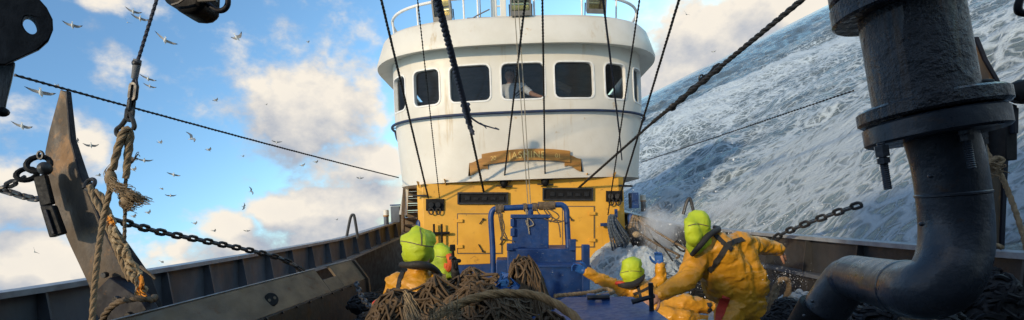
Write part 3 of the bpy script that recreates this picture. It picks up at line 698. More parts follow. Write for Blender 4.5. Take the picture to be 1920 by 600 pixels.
b = MB(); b.cyl(hp(1130,421,.0), hp(1130,421,.12), .03, n=8); b.box(hp(1134,421,.12),(.16,.05,.06)); b.build('rope_hook', M['blue'], dh)
b = MB(); b.cyl(hp(1155,400,.0), hp(1155,400,.12), .03, n=8); b.box(hp(1155,400,.12),(.05,.05,.16)); b.build('rope_hook', M['blue'], dh)
for px, py in ((787,417),(1183,405)):
    c = P(px, py+9, 9.75); b = MB(); b.lathe(c-Vector((0,0,.14)), (0,0,1), [(0,.065),(.22,.065),(.27,.045),(.29,.01)], 12); b.build('vent_cap', M['blue'], dh)
b = MB(); b.box(P(1188,376,9.9),(.13,.3,.30)); b.build('junction_box', M['blue'], dh, bevel=.01)
b = MB(); b.cyl(P(1160,348,9.6),P(1186,349,9.6),.02,n=6); b.build('bracket_arm', M['dark_metal'], dh)
b = MB(); b.cyl(P(774,367,9.55),P(802,367,9.55),.018,n=6); b.build('bracket_arm', M['dark_metal'], dh)
for px, py in ((785,346),(835,342),(883,339),(978,335),(1098,331),(1150,329)):
    b = MB(); p = hp(px,py,0); b.prism([p+Vector((0,0,-.06)), p+Vector((0,-.22,.05)), p+Vector((0,0,.05))], (.015,0,0)); b.build('gusset', M['yellow'], dh)

# ladder-stair on the left of the deckhouse
st = thing('stairs', 'narrow brown steel stair leading up the left side of the deckhouse', 'stairs', P(770,430,10.6))
for k in range(8):
    f = k/7; p = P(770, 436-f*92, 10.2+f*1.3); b = MB(); b.box(p, (.30,.24,.03)); b.build('tread', M['stair'], st)
    b = MB(); b.box(p+Vector((0,.11,-.07)), (.28,.02,.10)); b.build('riser', M['stair'], st)
a0, a1 = P(757,430,10.1), P(762,338,11.4)
b = MB(); b.prism([a0+Vector((-.05,0,-.12)), a1+Vector((-.05,0,-.10)), a1+Vector((-.05,0,.14)), a0+Vector((-.05,0,.2))], (.05,0,0)); b.build('stringer', M['stair'], st)
b = MB(); b.prism([P(748,402,10.3), P(763,404,10.3), P(766,350,11.0), P(757,350,11.0)], (0,.04,0)); b.build('side_plate', M['white'], st)
bx = thing('deck_locker', 'slim blue locker standing by the stair on the left', 'locker', P(743,420,10.8))
b = MB(); b.box(P(743,402,10.8), (.19,.2,.34)); b.build('case', M['bulwark'], bx, bevel=.012)
b = MB(); b.box(P(743,384.5,10.79), (.22,.23,.025)); b.build('lid', M['blue'], bx, bevel=.006)
for px, py, lab in ((724,406,'cream topped bollard on the left bulwark near the stair'),(1206,378,'cream topped bollard half lost in spray on the right')):
    c = P(px,py,11.4); t = thing('bollard', lab, 'bollard', c-Vector((0,0,.16)))
    b = MB(); b.lathe(c-Vector((0,0,.22)), (0,0,1), [(0,.055),(.25,.055)], 14); b.build('post', M['bulwark'], t)
    b = MB(); b.lathe(c+Vector((0,0,.03)), (0,0,1), [(0,.062),(.11,.062),(.12,.05)], 14); b.build('cap', M['white'], t)
    b = MB(); b.lathe(c+Vector((0,0,-.0)), (0,0,1), [(0,.066),(.03,.066)], 14); b.build('band', M['wood'], t)
for (px, py, d, w, h, lab) in ((659,449,9.2,10,46,'bent dark pipe hoop standing on the left bulwark'),(1290,402,8.2,9,30,'bent dark pipe hoop on the right bulwark in the spray')):
    b = MB(); b.tube(cr([P(px-w,py,d), P(px-2,py-h+6,d), P(px+3,py-h,d), P(px+6,py-h+6,d), P(px+w+2,py-2,d)], 6), .026, 8)
    single(b, 'pipe_hoop', M['bulwark_dark'], lab, 'pipe hoop')
# ------------------------------------------------------------------ rigging: wires and ropes
def wire(px0, py0, d0, px1, py1, d1, r, m, name, label, cat, ext=.6, sag=0.0, lay=True, ext1=0.0, group=None, n=10):
    A, B = P(px0,py0,d0), P(px1,py1,d1); A = A+(A-B)*ext; B = B+(B-A)*ext1
    L = (B-A).length; pts = line(A, B, max(24, int(L/.05)) if lay else 24, sag); b = MB()
    if lay: b.rope(pts, r, n=n)
    else: b.tube(pts, r, 6)
    return single(b, name, m, label, cat, group)
wire(715,0,6.2, 803,371,9.5, .020, M['wire'], 'wire_rope', 'black wire from the top edge down to the left fairlead plate, outermost left', 'wire')
wire(783,0,6.5, 824,371,9.5, .013, M['wire'], 'wire_rope', 'thin dark wire crossing the second window from left, to the left fairlead plate', 'wire')
t = thing('chafed_hawser', 'thick black wrapped hawser running down left of the middle window with frayed tail', 'hawser', P(905,360,9.5))
A, B = P(820,0,5.4), P(882,240,8.3); A2 = A+(A-B)*.5
b = MB(); b.rope(line(A2, B, 150), .050, lay=24, n=12, rf=lambda t: 1-.10*t); b.build('wrapping', M['wire_blue'], t)
b = MB(); b.rope(line(P(878,226,8.2), P(907,360,9.6), 60), .024, n=10); b.build('hawser', M['wire'], t)
b = MB(); b.tube(cr([P(872,195,8.0),P(876,215,8.1),P(881,236,8.25),P(888,252,8.3)],6), lambda i,tt: .075-.05*tt+.012*math.sin(i*2.1), 9); b.build('whipping', M['wire_blue'], t)
for pts in (([882,220],[900,232],[918,238],[936,243],[928,239]), ([880,232],[885,245],[889,253],[884,248]), ([900,231],[908,236],[912,241])):
    b = MB(); b.tube(cr([P(x,y,8.15) for x,y in pts],5), lambda i,tt: .016*(1-.6*tt), 6); b.build('frayed_strand', M['wire_blue'], t)
wire(985,0,6.0, 945,337,9.55, .018, M['wire'], 'wire_rope', 'dark wire from the middle floodlight down to the left pad eye', 'wire')
wire(1017,0,6.0, 1022,334,9.55, .017, M['wire'], 'wire_rope', 'dark vertical wire right of the middle window, down to the right pad eye', 'wire')
wire(1133,18,6.4, 1161,246,9.0, .018, M['wire_blue'], 'rope', 'blue black rope crossing the narrow window on the right of the wheelhouse', 'rope', ext=.35)
wire(1161,246,9.0, 1166,300,9.4, .014, M['wire_blue'], 'rope_tail', 'short blue black rope tail ending in a hook right of the name board', 'rope', ext=.0)
wire(1199,0,6.2, 1140,402,9.4, .015, M['wire'], 'wire_rope', 'thin dark wire leaning left down to the coiled blue grey rope', 'wire')
wire(1273,0,5.8, 1161,372,9.5, .019, M['wire'], 'wire_rope', 'dark wire leaning left past the right end of the wheelhouse', 'wire')
wire(963,-10,6.5, 990,385,7.1, .006, M['line_pale'], 'twine', 'left one of two thin pale lines crossing the middle window', 'line', lay=False)
wire(971,-10,6.5, 995,385,7.1, .006, M['line_pale'], 'twine', 'right one of two thin pale lines crossing the middle window', 'line', lay=False)
wire(28,141,4.2, 747,333,10.6, .015, M['wire'], 'wire_rope', 'dark wire sloping across the sky from the upper left to the wheelhouse side', 'wire', ext=.0, sag=.02, ext1=.0)
wire(1600,170,5.0, 1203,304,10.5, .012, M['wire'], 'wire_rope', 'thin dark wire running out over the sea from the wheelhouse right side', 'wire', ext=.0)
t = thing('hawser', 'thick tarry hawser slanting from the top right down to the right vent slot', 'hawser', P(1087,352,9.5))
A, B = P(1503,0,4.6), P(1225,228,7.4)
b = MB(); b.rope(line(A+(A-B)*.4, B, 150), .030, n=12); b.build('rope', M['wire'], t)
b = MB(); b.rope(line(B, P(1085,352,9.6), 70), .024, n=10); b.build('wire', M['wire'], t)
b = MB(); b.tube([P(1350,124,6.1).lerp(P(1258,203,7.05), i/16) for i in range(17)], lambda i,tt: .045+.012*math.sin(i*1.7)-.01*tt, 9); b.build('whipping', M['black_paint'], t)
for c in ((1316,147,6.35),(1262,200,7.0)):
    b = MB(); q = P(*c); b.tube([q+Vector((.035*math.cos(a), .01*math.sin(2*a), .045*math.sin(a))) for a in [2*PI*i/12 for i in range(12)]], .011, 6, closed=True); b.build('shackle', M['dark_metal'], t)

# chains: every link an object
def link_mesh(L, Wd, r, m):
    b = MB(); pts = []; rr = Wd/2-r; h = L/2-r-rr
    for k in range(6): a = PI*k/5; pts.append((rr*math.cos(a), 0, h+rr*math.sin(a)))
    for k in range(6): a = PI+PI*k/5; pts.append((rr*math.cos(a), 0, -h+rr*math.sin(a)))
    b.tube(pts, r, 6, closed=True); return b.mesh('link', m)
def chain(label, path, L, Wd, r, m, name='chain', roll0=.5):
    me = link_mesh(L, Wd, r, m); pts = resample(cr(path, 10), L-2.3*r)
    t = thing(name, label, 'chain', pts[0])
    for i in range(len(pts)-1):
        a, b_ = pts[i], pts[i+1]; mid = (a+b_)/2; rot = frame(b_-a) @ Matrix.Rotation((i%2)*PI/2+roll0,3,'Z')
        o = bpy.data.objects.new('link', me); COL.objects.link(o); o.parent = t
        o.matrix_basis = Matrix.Translation(mid-Vector(t['_org'])) @ rot.to_4x4()
    return t
chain('dark chain from the left post across the sky to the girder', [P(213,411,3.3),P(300,435,3.7),P(400,455,4.2),P(522,483,4.9),P(575,512,5.1),P(612,531,5.2)], .105, .058, .0125, M['dark_metal'])
chain('short dark chain running out to the left frame edge, upper of two', [P(-40,362,3.3),P(5,352,3.3),P(48,330,3.3)], .090, .052, .012, M['dark_metal'])
chain('short dark chain running out to the left frame edge, lower of two', [P(-40,345,3.35),P(10,358,3.3),P(50,370,3.25),P(76,374,3.2)], .090, .052, .012, M['dark_metal'])
chain('dark chain rising from the right bulwark into the spray', [P(1440,462,5.6),P(1460,442,5.5),P(1500,424,5.2),P(1550,405,4.9),P(1620,381,4.5)], .135, .076, .0145, M['dark_metal'])
chain('heap of dark chain on the deck left of the crew', [P(668,530,4.6),P(680,560,4.3),P(700,585,4.0),P(690,610,3.7)], .09, .05, .012, M['dark_metal'])
# hanging wire, shackle links and rope bight at the left
t = thing('hanging_shackle', 'wire with ferrule and shackle links holding up the tan rope', 'shackle', P(240,240,2.8))
D = 2.8
b = MB(); b.rope(line(P(303,-30,D), P(256,122,D), 40), .010, n=9); b.build('wire', M['wire_blue'], t)
b = MB(); b.cyl(P(258,112,D), P(252,148,D), .020, .016, 10); b.build('ferrule', M['grey_wood'], t)
b = MB(); b.ball(P(256,119,D), .023, 10, 8); b.build('ferrule_end', M['dark_metal'], t)
b = MB(); b.tube(cr([P(253,146,D),P(245,165,D),P(242,182,D)],4), .008, 6); b.build('wire_eye', M['wire_blue'], t)
b = MB(); b.tube(cr([P(255,146,D),P(257,165,D),P(255,182,D)],4), .008, 6); b.build('wire_eye', M['wire_blue'], t)
for (x,y,L,w,r,rl) in ((250,172,.115,.056,.013,0),(246,196,.085,.046,.012,1.2),(243,214,.09,.05,.013,.3)):
    o = bpy.data.objects.new('link', link_mesh(L, w, r, M['dark_metal'])); COL.objects.link(o); o.parent = t
    o.matrix_basis = Matrix.Translation(P(x,y,D)-Vector(t['_org'])) @ (frame(P(254,122,D)-P(241,240,D)) @ Matrix.Rotation(rl,3,'Z')).to_4x4()
b = MB(); b.tube(cr([P(228,250,D),P(220,253,D),P(219,243,D),P(228,235,D),P(237,222,D),P(243,212,D),P(248,222,D),P(252,236,D),P(249,243,D)],5), .012, 8); b.build('hook', M['dark_metal'], t)
t = thing('tied_rope', 'tan rope doubled over the hook with frayed knots hanging beside the left post', 'rope', P(235,245,D))
b = MB(); b.rope(resample(cr([P(212,318,D),P(218,290,D),P(228,258,D),P(236,243,D),P(243,250,D+.02),P(240,290,D+.03),P(236,335,D+.03)],10), .012), .022, n=12, rf=lambda t: .8+.25*math.sin(PI*t)); b.build('bight', M['rope'], t)
b = MB(); b.rope(resample(cr([P(208,330,D),P(205,360,D),P(196,400,D),P(186,460,2.75),P(177,540,2.7),P(172,620,2.65)],8), .012), .016, n=12); b.build('strand', M['rope'], t)
b = MB(); b.rope(resample(line(P(236,330,D+.03), P(233,458,D+.04), 20), .012), .0105, n=9); b.build('strand', M['rope_dark'], t)
def fray(pts, r, n, m, parent, spread, jit=.02):
    b = MB(); c = cr([P(*p) for p in pts], 6)
    for k in range(n):
        o = Vector((random.gauss(0,1), random.gauss(0,.6), random.gauss(0,1)))*spread; ph = random.random()*6
        s0 = random.randrange(0, max(1,len(c)//4)); e0 = random.randrange(len(c)*2//3, len(c)+1)
        q = [p+o*(.55+.9*i/len(c))+Vector((math.sin(i*.7+ph),math.cos(i*.9+ph),math.sin(i*.5+ph*2)))*jit*(i/len(c)) for i, p in enumerate(c)][s0:e0]
        if len(q) > 2: b.tube(q, r, 3)
    return b.build('frayed_end', m, parent, kind='stuff')
fray([(213,310,D),(203,328,D),(212,345,D-.02),(228,355,D-.03),(246,362,D-.02)], .0018, 130, M['rope'], t, .011, .012)
fray([(226,372,D),(232,362,D-.02),(248,366,D-.03),(262,374,D),(274,378,D)], .0018, 150, M['rope'], t, .011, .010)
fray([(228,375,D),(232,386,D),(243,388,D),(252,384,D)], .0018, 60, M['rope'], t, .01)
fray([(243,310,D),(250,298,D),(257,290,D)], .0022, 12, M['rope_dark'], t, .008)
b = MB(); b.ball(P(240,374,D), (.036,.03,.032), 12, 8); b.ball(P(208,334,D), (.028,.028,.045), 12, 8); b.build('knot', M['rope'], t)
t = thing('braided_rope', 'braided tan rope and orange twine hung down the right edge of the left post', 'rope', P(205,380,3.0))
for k in range(3):
    ph = k*2*PI/3; c = cr([P(200,408,2.95),P(215,440,2.92),P(236,478,2.9),P(256,520,2.88),P(266,548,2.86)], 14)
    b = MB(); b.rope([p+Vector((math.cos(ph+i*.36)*.019, math.sin(ph+i*.72)*.013, math.cos(ph+i*.36)*.010)) for i,p in enumerate(c)], .0135, n=10); b.build('strand', M['rope_pale'], t)
b = MB(); b.rope(resample(cr([P(168,348,3.0),P(178,375,2.98),P(195,405,2.96),P(208,440,2.95),P(228,490,2.93),P(246,528,2.9)],8), .012), .017, n=12); b.build('strand', M['rope'], t)
b = MB(); b.rope(resample(cr([P(178,358,3.0),P(192,370,3.0),P(202,395,3.0),P(214,420,3.0)],8), .012), .018, n=12); b.build('strand', M['rope'], t)
b = MB(); b.tube(cr([P(263,500,2.87),P(274,508,2.86),P(283,515,2.86),P(291,523,2.86)],6), lambda i,tt: .010*(1-.4*tt), 6); b.build('loose_tail', M['rope_dark'], t)
fray([(264,515,2.86),(268,530,2.85),(265,545,2.85),(272,552,2.85)], .004, 12, M['rope_orange'], t, .012, .02)
fray([(200,405,2.93),(208,412,2.92),(206,418,2.92)], .004, 8, M['rope_orange'], t, .010)

# ------------------------------------------------------------------ gallows posts with hanging blocks
t = thing('gallows_post', 'tall tapered rusty steel post leaning at the left with a black block', 'gallows post', P(240,640,3.1))
D0 = 3.15
face = [(113,168),(124,173),(131,262),(150,330),(193,430),(238,522),(262,640),(205,640),(165,532),(132,462),(106,402),(88,320),(84,285),(92,246)]
fp = [P(x,y,D0) for x,y in face]; bk = Vector((0,.035,0))
b = MB(); b.prism(fp, bk); b.build('face_plate', M['post'], t, bevel=.004)
ridge = [(124,171),(131.5,262),(150.5,330),(194,430),(239,522),(263,640)]
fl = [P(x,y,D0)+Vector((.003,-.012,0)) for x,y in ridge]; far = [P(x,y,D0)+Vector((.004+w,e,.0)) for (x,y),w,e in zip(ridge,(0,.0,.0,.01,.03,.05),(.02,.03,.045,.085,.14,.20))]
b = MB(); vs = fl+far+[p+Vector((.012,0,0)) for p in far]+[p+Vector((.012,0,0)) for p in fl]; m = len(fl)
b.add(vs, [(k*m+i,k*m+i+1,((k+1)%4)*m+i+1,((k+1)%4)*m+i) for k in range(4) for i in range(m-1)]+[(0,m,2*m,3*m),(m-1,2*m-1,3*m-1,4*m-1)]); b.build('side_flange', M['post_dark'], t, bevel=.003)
b = MB(); b.prism([P(205,520,3.08),P(262,560,3.0),P(310,640,2.95),P(205,640,3.0),P(165,560,3.08)], (0,.1,0)); b.build('foot_bracket', M['post_dark'], t, bevel=.006)
for (x,y) in ((200,515),(222,560),(280,585),(245,590)):
    b = MB(); c = P(x,y,3.0 if y>550 else 3.12); b.cyl(c, c+Vector((0,-.03,0)), .018, n=6); b.build('bolt', M['dark_metal'], t)
b = MB(); b.rope(resample(cr([P(188,610,2.9),P(200,585,2.86),P(222,566,2.82),P(255,560,2.82),P(285,562,2.9),P(290,556,3.1)],8), .012), .019, n=12); single(b, 'lashing', M['rope_dark'], 'dark rope lashed round the foot of the left post', 'rope')
t2 = thing('tackle_block', 'black two piece block shackled to the side of the left post', 'tackle block', P(88,320,3.05))
b = MB(); b.prism([P(61,332,3.02),P(84,326,3.02),P(98,382,3.02),P(75,388,3.02)], (-.03,.06,0)); b.build('cheek', M['black_paint'], t2, bevel=.008)
b = MB(); b.prism([P(74,386,3.0),P(98,384,3.0),P(118,438,3.0),P(92,446,3.0)], (-.03,.07,0)); b.build('cheek', M['black_paint'], t2, bevel=.008)
b = MB(); b.prism([P(80,394,2.985),P(86,392,2.985),P(102,438,2.985),P(97,440,2.985)], (0,.012,0)); b.build('cheek_rib', M['post_dark'], t2, bevel=.003)
for (x,y,r,rr) in ((50,327,.036,.015),(72,308,.046,.016)):
    c = P(x,y,3.02); b = MB(); b.tube([c+Vector((r*math.cos(a), .03*math.sin(a+1), r*math.sin(a))) for a in [2*PI*i/16 for i in range(16)]], rr, 8, closed=True); b.build('shackle', M['black_paint'], t2)
b = MB(); b.ball(P(84,316,3.0), (.035,.04,.04), 10, 8); b.build('pin_head', M['dark_metal'], t2)
b = MB(); c = P(76,291,3.02); b.tube([c+Vector((.016*math.cos(a), 0, .022*math.sin(a))) for a in [2*PI*i/12 for i in range(12)]], .008, 6, closed=True); b.build('ring', M['dark_metal'], t2)
t3 = thing('side_shackle', 'small dark shackle on the right flange of the left post', 'shackle', P(166,348,3.05))
b = MB(); c = P(168,346,3.08); b.tube([c+Vector((.028*math.cos(a), .02*math.sin(a), .034*math.sin(a))) for a in [PI*(-.25)+1.5*PI*i/12 for i in range(13)]], .012, 8); b.build('bow', M['dark_metal'], t3)
b = MB(); b.cyl(P(158,352,3.08), P(178,362,3.06), .014, n=8); b.build('pin', M['dark_metal'], t3)

t = thing('gallows_post', 'tapered brown steel post at the right, behind the big grey pipe', 'gallows post', P(1870,470,3.3))
rp = [(1827,69),(1832,70),(1849,112),(1868,145),(1882,172),(1890,240),(1886,330),(1880,470),(1852,470),(1846,360),(1840,240),(1833,150)]
b = MB(); b.prism([P(x,y,3.3) for x,y in rp], (0,.04,0)); b.build('face_plate', M['post'], t, bevel=.004)
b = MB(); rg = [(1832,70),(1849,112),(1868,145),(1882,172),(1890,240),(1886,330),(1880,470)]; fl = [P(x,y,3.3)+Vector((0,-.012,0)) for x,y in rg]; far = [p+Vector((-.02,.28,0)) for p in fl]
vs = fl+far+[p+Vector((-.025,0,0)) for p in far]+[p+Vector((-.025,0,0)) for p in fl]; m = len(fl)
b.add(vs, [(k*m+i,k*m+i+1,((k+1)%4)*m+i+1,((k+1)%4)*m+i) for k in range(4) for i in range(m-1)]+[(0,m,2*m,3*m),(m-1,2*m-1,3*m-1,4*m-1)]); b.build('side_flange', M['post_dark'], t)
t2 = thing('tackle_block', 'black block hanging on the outer side of the right post', 'tackle block', P(1890,200,3.2))
b = MB(); b.prism([P(1888,190,3.18),P(1908,197,3.18),P(1908,300,3.18),P(1886,300,3.18)], (0,.14,0)); b.build('cheek', M['black_paint'], t2, bevel=.006)
b = MB(); b.prism([P(1902,200,3.15),P(1911,202,3.15),P(1910,250,3.15),P(1902,250,3.15)], (0,.14,0)); b.build('cheek_rib', M['post_dark'], t2, bevel=.004)
b = MB(); b.tube(cr([P(1897,183,3.1),P(1905,174,3.1),P(1922,172,3.1),P(1945,174,3.1)],6), lambda i,tt: .045+.03*min(1,tt*2), 10); b.build('swivel', M['black_paint'], t2)
for (x,y) in ((1893,174),(1898,185)):
    c = P(x,y,3.12); b = MB(); b.tube([c+Vector((.026*math.cos(a), .02*math.sin(a), .022*math.sin(a))) for a in [2*PI*i/12 for i in range(12)]], .009, 6, closed=True); b.build('shackle', M['dark_metal'], t2)
t2 = thing('knotted_rope', 'tan knotted rope tied round the right post with tail to the bulwark', 'rope', P(1862,310,3.2))
b = MB(); b.rope(resample(cr([P(1838,246,3.2),P(1848,280,3.18),P(1862,306,3.16),P(1880,335,3.16),P(1900,385,3.14),P(1918,440,3.1),P(1925,470,3.1)],8), .012), .016, n=10); b.build('strand', M['rope'], t2)
b = MB(); b.rope(resample(cr([P(1838,246,3.2),P(1843,275,3.15),P(1852,300,3.13),P(1868,310,3.13),P(1880,300,3.13),P(1866,296,3.12),P(1850,310,3.12),P(1876,322,3.13)],8), .012), .015, n=10); b.build('knot', M['rope'], t2)
fray([(1848,296,3.12),(1858,312,3.1),(1876,318,3.1)], .003, 30, M['rope'], t2, .012, .03)
b = MB(); b.rope(resample(cr([P(1850,448,3.2),P(1864,458,3.1),P(1878,464,3.1)],6), .012), .017, n=10); single(b, 'rope_end', M['rope'], 'short tan rope end lying on the right bulwark beside the grey pipe', 'rope')

# ------------------------------------------------------------------ beam girder at the left
t = thing('trawl_beam', 'brown rusty steel girder lying along the left side of the deck', 'girder', P(470,620,4.0))
A, B = P(230,598,2.75), P(662,487,5.9); dirv_ = (B-A).normalized(); sx = Vector((0,0,1)).cross(dirv_).normalized()*-1
if sx.x < 0: sx = -sx
def bpt(s, x, z): return A.lerp(B, s)+sx*x+Vector((0,0,z))
def seg(s0, s1, nm, m, sec, n=1, lab=None):
    b = MB(); vs = [bpt(s0,x,z) for x,z in sec]+[bpt(s1,x,z) for x,z in sec]; k = len(sec)
    b.add(vs, [tuple(range(k)), tuple(range(k,2*k))]+[(i,(i+1)%k,(i+1)%k+k,i+k) for i in range(k)]); return b.build(nm, m, t, lab, bevel=.006)
seg(-.15,.70,'upper_plate',M['beam'],[(-.03,-.01),(.0,.0),(.16,-.22),(.13,-.23)])
seg(-.15,.70,'edge_strip',M['beam_top'],[(-.055,-.012),(-.033,.004),(.0,.012),(.003,.002)])
seg(.80,.985,'upper_plate',M['beam'],[(-.03,-.01),(.0,.0),(.16,-.22),(.13,-.23)])
seg(.80,.985,'edge_strip',M['beam_top'],[(-.055,-.012),(-.033,.004),(.0,.012),(.003,.002)])
seg(.70,.80,'notch_plate',M['beam'],[(.06,-.12),(.075,-.10),(.16,-.22),(.13,-.23)])
seg(-.15,.985,'lower_plate',M['beam_low'],[(.131,-.232),(.163,-.225),(.19,-.70),(-.1,-.70),(-.05,-.25)])
b = MB(); sec = [(-.03,.0),(.03,.0),(.19,-.22),(.22,-.72),(-.1,-.72)]; vs = [bpt(.986,x,z) for x,z in sec]+[bpt(1.0,x,z) for x,z in sec]
b.add(vs, [(0,1,2,3,4),(9,8,7,6,5)]+[(i,(i+1)%5,(i+1)%5+5,i+5) for i in range(5)]); b.build('end_plate', M['beam_low'], t, bevel=.004)
for k in range(13):
    c = bpt(.05+.072*k, .168, -.235); b = MB(); b.cyl(c, c+sx*.012+Vector((0,0,.006)), .011, n=6); b.build('bolt', M['dark_metal'], t)
c = P(456,563,3.35); nv = (sx*.8+Vector((0,-.5,.45))).normalized()
c = bpt(.40,.10,-.125); b = MB(); e = frame(nv, dirv_); b.lathe(c-nv*.01, nv, [(0,.055),(.02,.055),(.024,.05)], 24); d_o = b.build('sheave_plate', M['black_paint'], t)
for sgn in (-1,1):
    b = MB(); q = c+nv*.0145+(e @ Vector((.0,1,0)))*.024*sgn; b.lathe(q, nv, [(0,.012),(.003,.012)], 12); b.build('hole_boss', M['beam'], d_o)
# dark gear on the deck by the girder
def coil(cx, cy, r0, n, zj, rr, z0, nloop=12):
    pts = []
    for i in range(n*nloop):
        a = 2*PI*i/nloop; r = r0*(.55+.45*noise.noise(Vector((i*.11, cx, cy))) + .25*math.sin(i*.37))
        pts.append(Vector((cx+math.cos(a)*r, cy+math.sin(a)*r*.9, z0+zj*(.5+.5*noise.noise(Vector((i*.17, 3, cx))))+.02*(i/nloop)/max(1,n)*6)))
    return cr(pts, 3)

# ------------------------------------------------------------------ big pipe at the right
t = thing('exhaust_pipe', 'large dark grey flanged pipe with a bend, wet and pitted, close on the right', 'pipe', P(1790,560,1.25))
DP = 1.15
tp, tq = P(1690,-60,DP+.02), P(1736,200,DP); ax = (tq-tp).normalized()
b = MB(); n1 = 40; b.tube([tp.lerp(tq,i/n1) for i in range(n1+1)], .098, 40); bo = b.build('upper_pipe', M['pipe_rough'], t)
def flange(c, r, th, m, nm='flange'):
    b = MB(); b.lathe(c-ax*th/2, ax, [(0,r-.006),(.005,r),(th-.005,r),(th,r-.006)], 48); return b.build(nm, m, t)
fc_ = P(1746,222,DP)
flange(fc_-ax*.022, .138, .034, M['pipe_rough']); flange(fc_+ax*.022, .131, .046, M['pipe'])
flange(P(1687,4,DP+.02), .136, .05, M['pipe_rough']); flange(P(1682,-36,DP+.02), .136, .04, M['pipe'])
path = [P(1757,240,DP), P(1775,300,DP), P(1785,360,1.15), P(1791,425,1.15), P(1788,478,1.14), P(1770,522,1.13), P(1740,541,1.15), P(1705,542,1.22), P(1655,531,1.40), P(1600,519,1.60)]
b = MB(); b.tube(cr(path, 8), lambda i,tt: .067, 48); lp = b.build('lower_pipe', M['pipe'], t)
for q0, q1 in ((2,3),(7,8)):
    p0, p1 = path[q0], path[q0].lerp(path[q1], .10); b = MB(); b.tube([p0, p0.lerp(p1,.25), p0.lerp(p1,.75), p1], lambda i,tt: .0676 if i in (0,3) else .0692, 40, caps=False); b.build('weld_seam', M['pipe'], t)
p2_ = [P(1606,519.5,1.58), P(1588,525,1.63), P(1570,548,1.66), P(1545,585,1.70), P(1512,640,1.76)]
b = MB(); b.tube([p2_[0]]+cr(p2_[1:],6), .0672, 40); b.build('outlet_pipe', M['pipe'], t)
b = MB(); p0 = p2_[0]; b.tube([p0, p0.lerp(p2_[1],.25), p0.lerp(p2_[1],.6)], lambda i,tt: (.0676,.0688,.0676)[i], 40, caps=False); b.build('weld_seam', M['pipe'], t)
b = MB(); d_ = (p2_[-1]-p2_[-2]).normalized(); b.tube([p2_[-2].lerp(p2_[-1],-.1)+Vector((-.009,0,0)), p2_[-1]+Vector((-.009,0,0))], .0745, 28); b.build('sleeve', M['black_paint'], t)
def stud(x0,y0,x1,y1,r,d):
    a, e = P(x0,y0,d), P(x1,y1,d); u = (e-a).normalized(); L = (e-a).length
    b = MB(); b.tube([a+u*L*i/46 for i in range(47)], lambda i,tt: r*(1.0 if i%2 else .86), 10); s_ = b.build('stud', M['pipe'], t)
    b = MB(); b.cyl(a+u*.006, a+u*.030, r*1.75, n=6); b.build('nut', M['pipe'], s_); b = MB(); b.cyl(a+u*.032, a+u*.044, r*1.6, n=6); b.build('nut', M['pipe'], s_)
stud(1651,268,1665,355,.0080,DP-.06); stud(1806,224,1822,316,.0080,DP-.085); stud(1836,236,1846,300,.0080,DP+.05)
b = MB(); b.prism([P(1785,150,DP-.07),P(1868,146,DP-.07),P(1886,220,DP-.07),P(1800,236,DP-.07)], (0,.16,0)); b.build('clamp_block', M['black_paint'], t, bevel=.006)
for (x,y) in ((1728,420),(1745,330)):
    b = MB(); c = P(x,y,DP-.055); b.ball(c, (.006,.006,.005), 8, 6); b.build('weld_spatter', M['pipe'], t)
for (x,y) in ((1523,565),(1508,592)):
    b = MB(); c = P(x,y,1.63); b.ball(c, (.006,.006,.005), 8, 6); b.build('weld_spatter', M['pipe'], t)

# ------------------------------------------------------------------ black lifting gear at the top edge
t = thing('eye_plate', 'big black steel eye plate with one hole in the top left corner', 'eye plate', P(40,40,1.0))
pl = [(-80,-90),(50,-90),(72,-4),(88,14),(99,36),(100,56),(92,76),(74,92),(28,113),(8,122),(-80,122)]
hole = [(56+13*math.cos(a)+5*math.sin(a), 47+17*math.sin(a)) for a in [2*PI*i/20 for i in range(20)]]
outer = [P(x,y,1.0) for x,y in pl]; inner = [P(x,y,1.0) for x,y in hole]
from mathutils.geometry import tessellate_polygon
tri = tessellate_polygon([[Vector((p.x,p.z,0)) for p in outer],[Vector((p.x,p.z,0)) for p in inner]])
allp = outer+inner; no = len(outer); ni = len(inner); off = Vector((-.056,.06,.018)); N_ = len(allp)
b = MB(); b.add(allp+[p+off for p in allp], [tuple(x) for x in tri]+[tuple(i+N_ for i in x)[::-1] for x in tri]+[(i,(i+1)%no,(i+1)%no+N_,i+N_) for i in range(no)]+[(no+i,no+(i+1)%ni,no+(i+1)%ni+N_,no+i+N_) for i in range(ni)])
b.build('plate', M['black_paint'], t, bevel=.003)
t = thing('timber_fender', 'weathered grey timber end hanging under the black eye plate at the left edge', 'timber', P(5,160,1.05))
b = MB(); b.prism([P(-40,118,1.05),P(29,116,1.05),P(22,150,1.05),P(12,190,1.05),P(9,208,1.05),P(2,214,1.05),P(-40,200,1.05)], (-.048,.05,.01)); b.build('board', M['grey_wood'], t, bevel=.003)
b = MB(); c = P(4,210,1.04); b.ball(c, (.012,.012,.010), 8, 6); b.build('bolt', M['black_paint'], t)
t = thing('lifting_hook', 'black hook and swivel head hanging into the top edge of the sky', 'hook', P(350,0,1.3))
b = MB(); hp_ = [(296,-40),(302,0),(322,11),(330,18),(338,22),(352,23),(364,21),(373,14),(377,8),(380,-40)]
b.prism([P(x,y,1.3) for x,y in hp_], (0,.09,0)); b.build('swivel_head', M['black_paint'], t, bevel=.014, seg=3)
b = MB(); b.tube([P(322,9,1.29),P(335,5,1.285),P(345,-2,1.28)], .003, 5); b.build('split_pin', M['lamp_case'], t)
b = MB(); b.tube(cr([P(372,2,1.32),P(386,4,1.32),P(396,13,1.32),P(408,20,1.32),P(420,18,1.32),P(427,8,1.32),P(427,-8,1.32),P(424,-30,1.32)],8), .0068, 10); b.build('hook', M['post_dark'], t)
b = MB(); b.cyl(P(372,1,1.3), P(406,-1,1.3), .006, n=8); b.build('pin', M['lamp_case'], t)
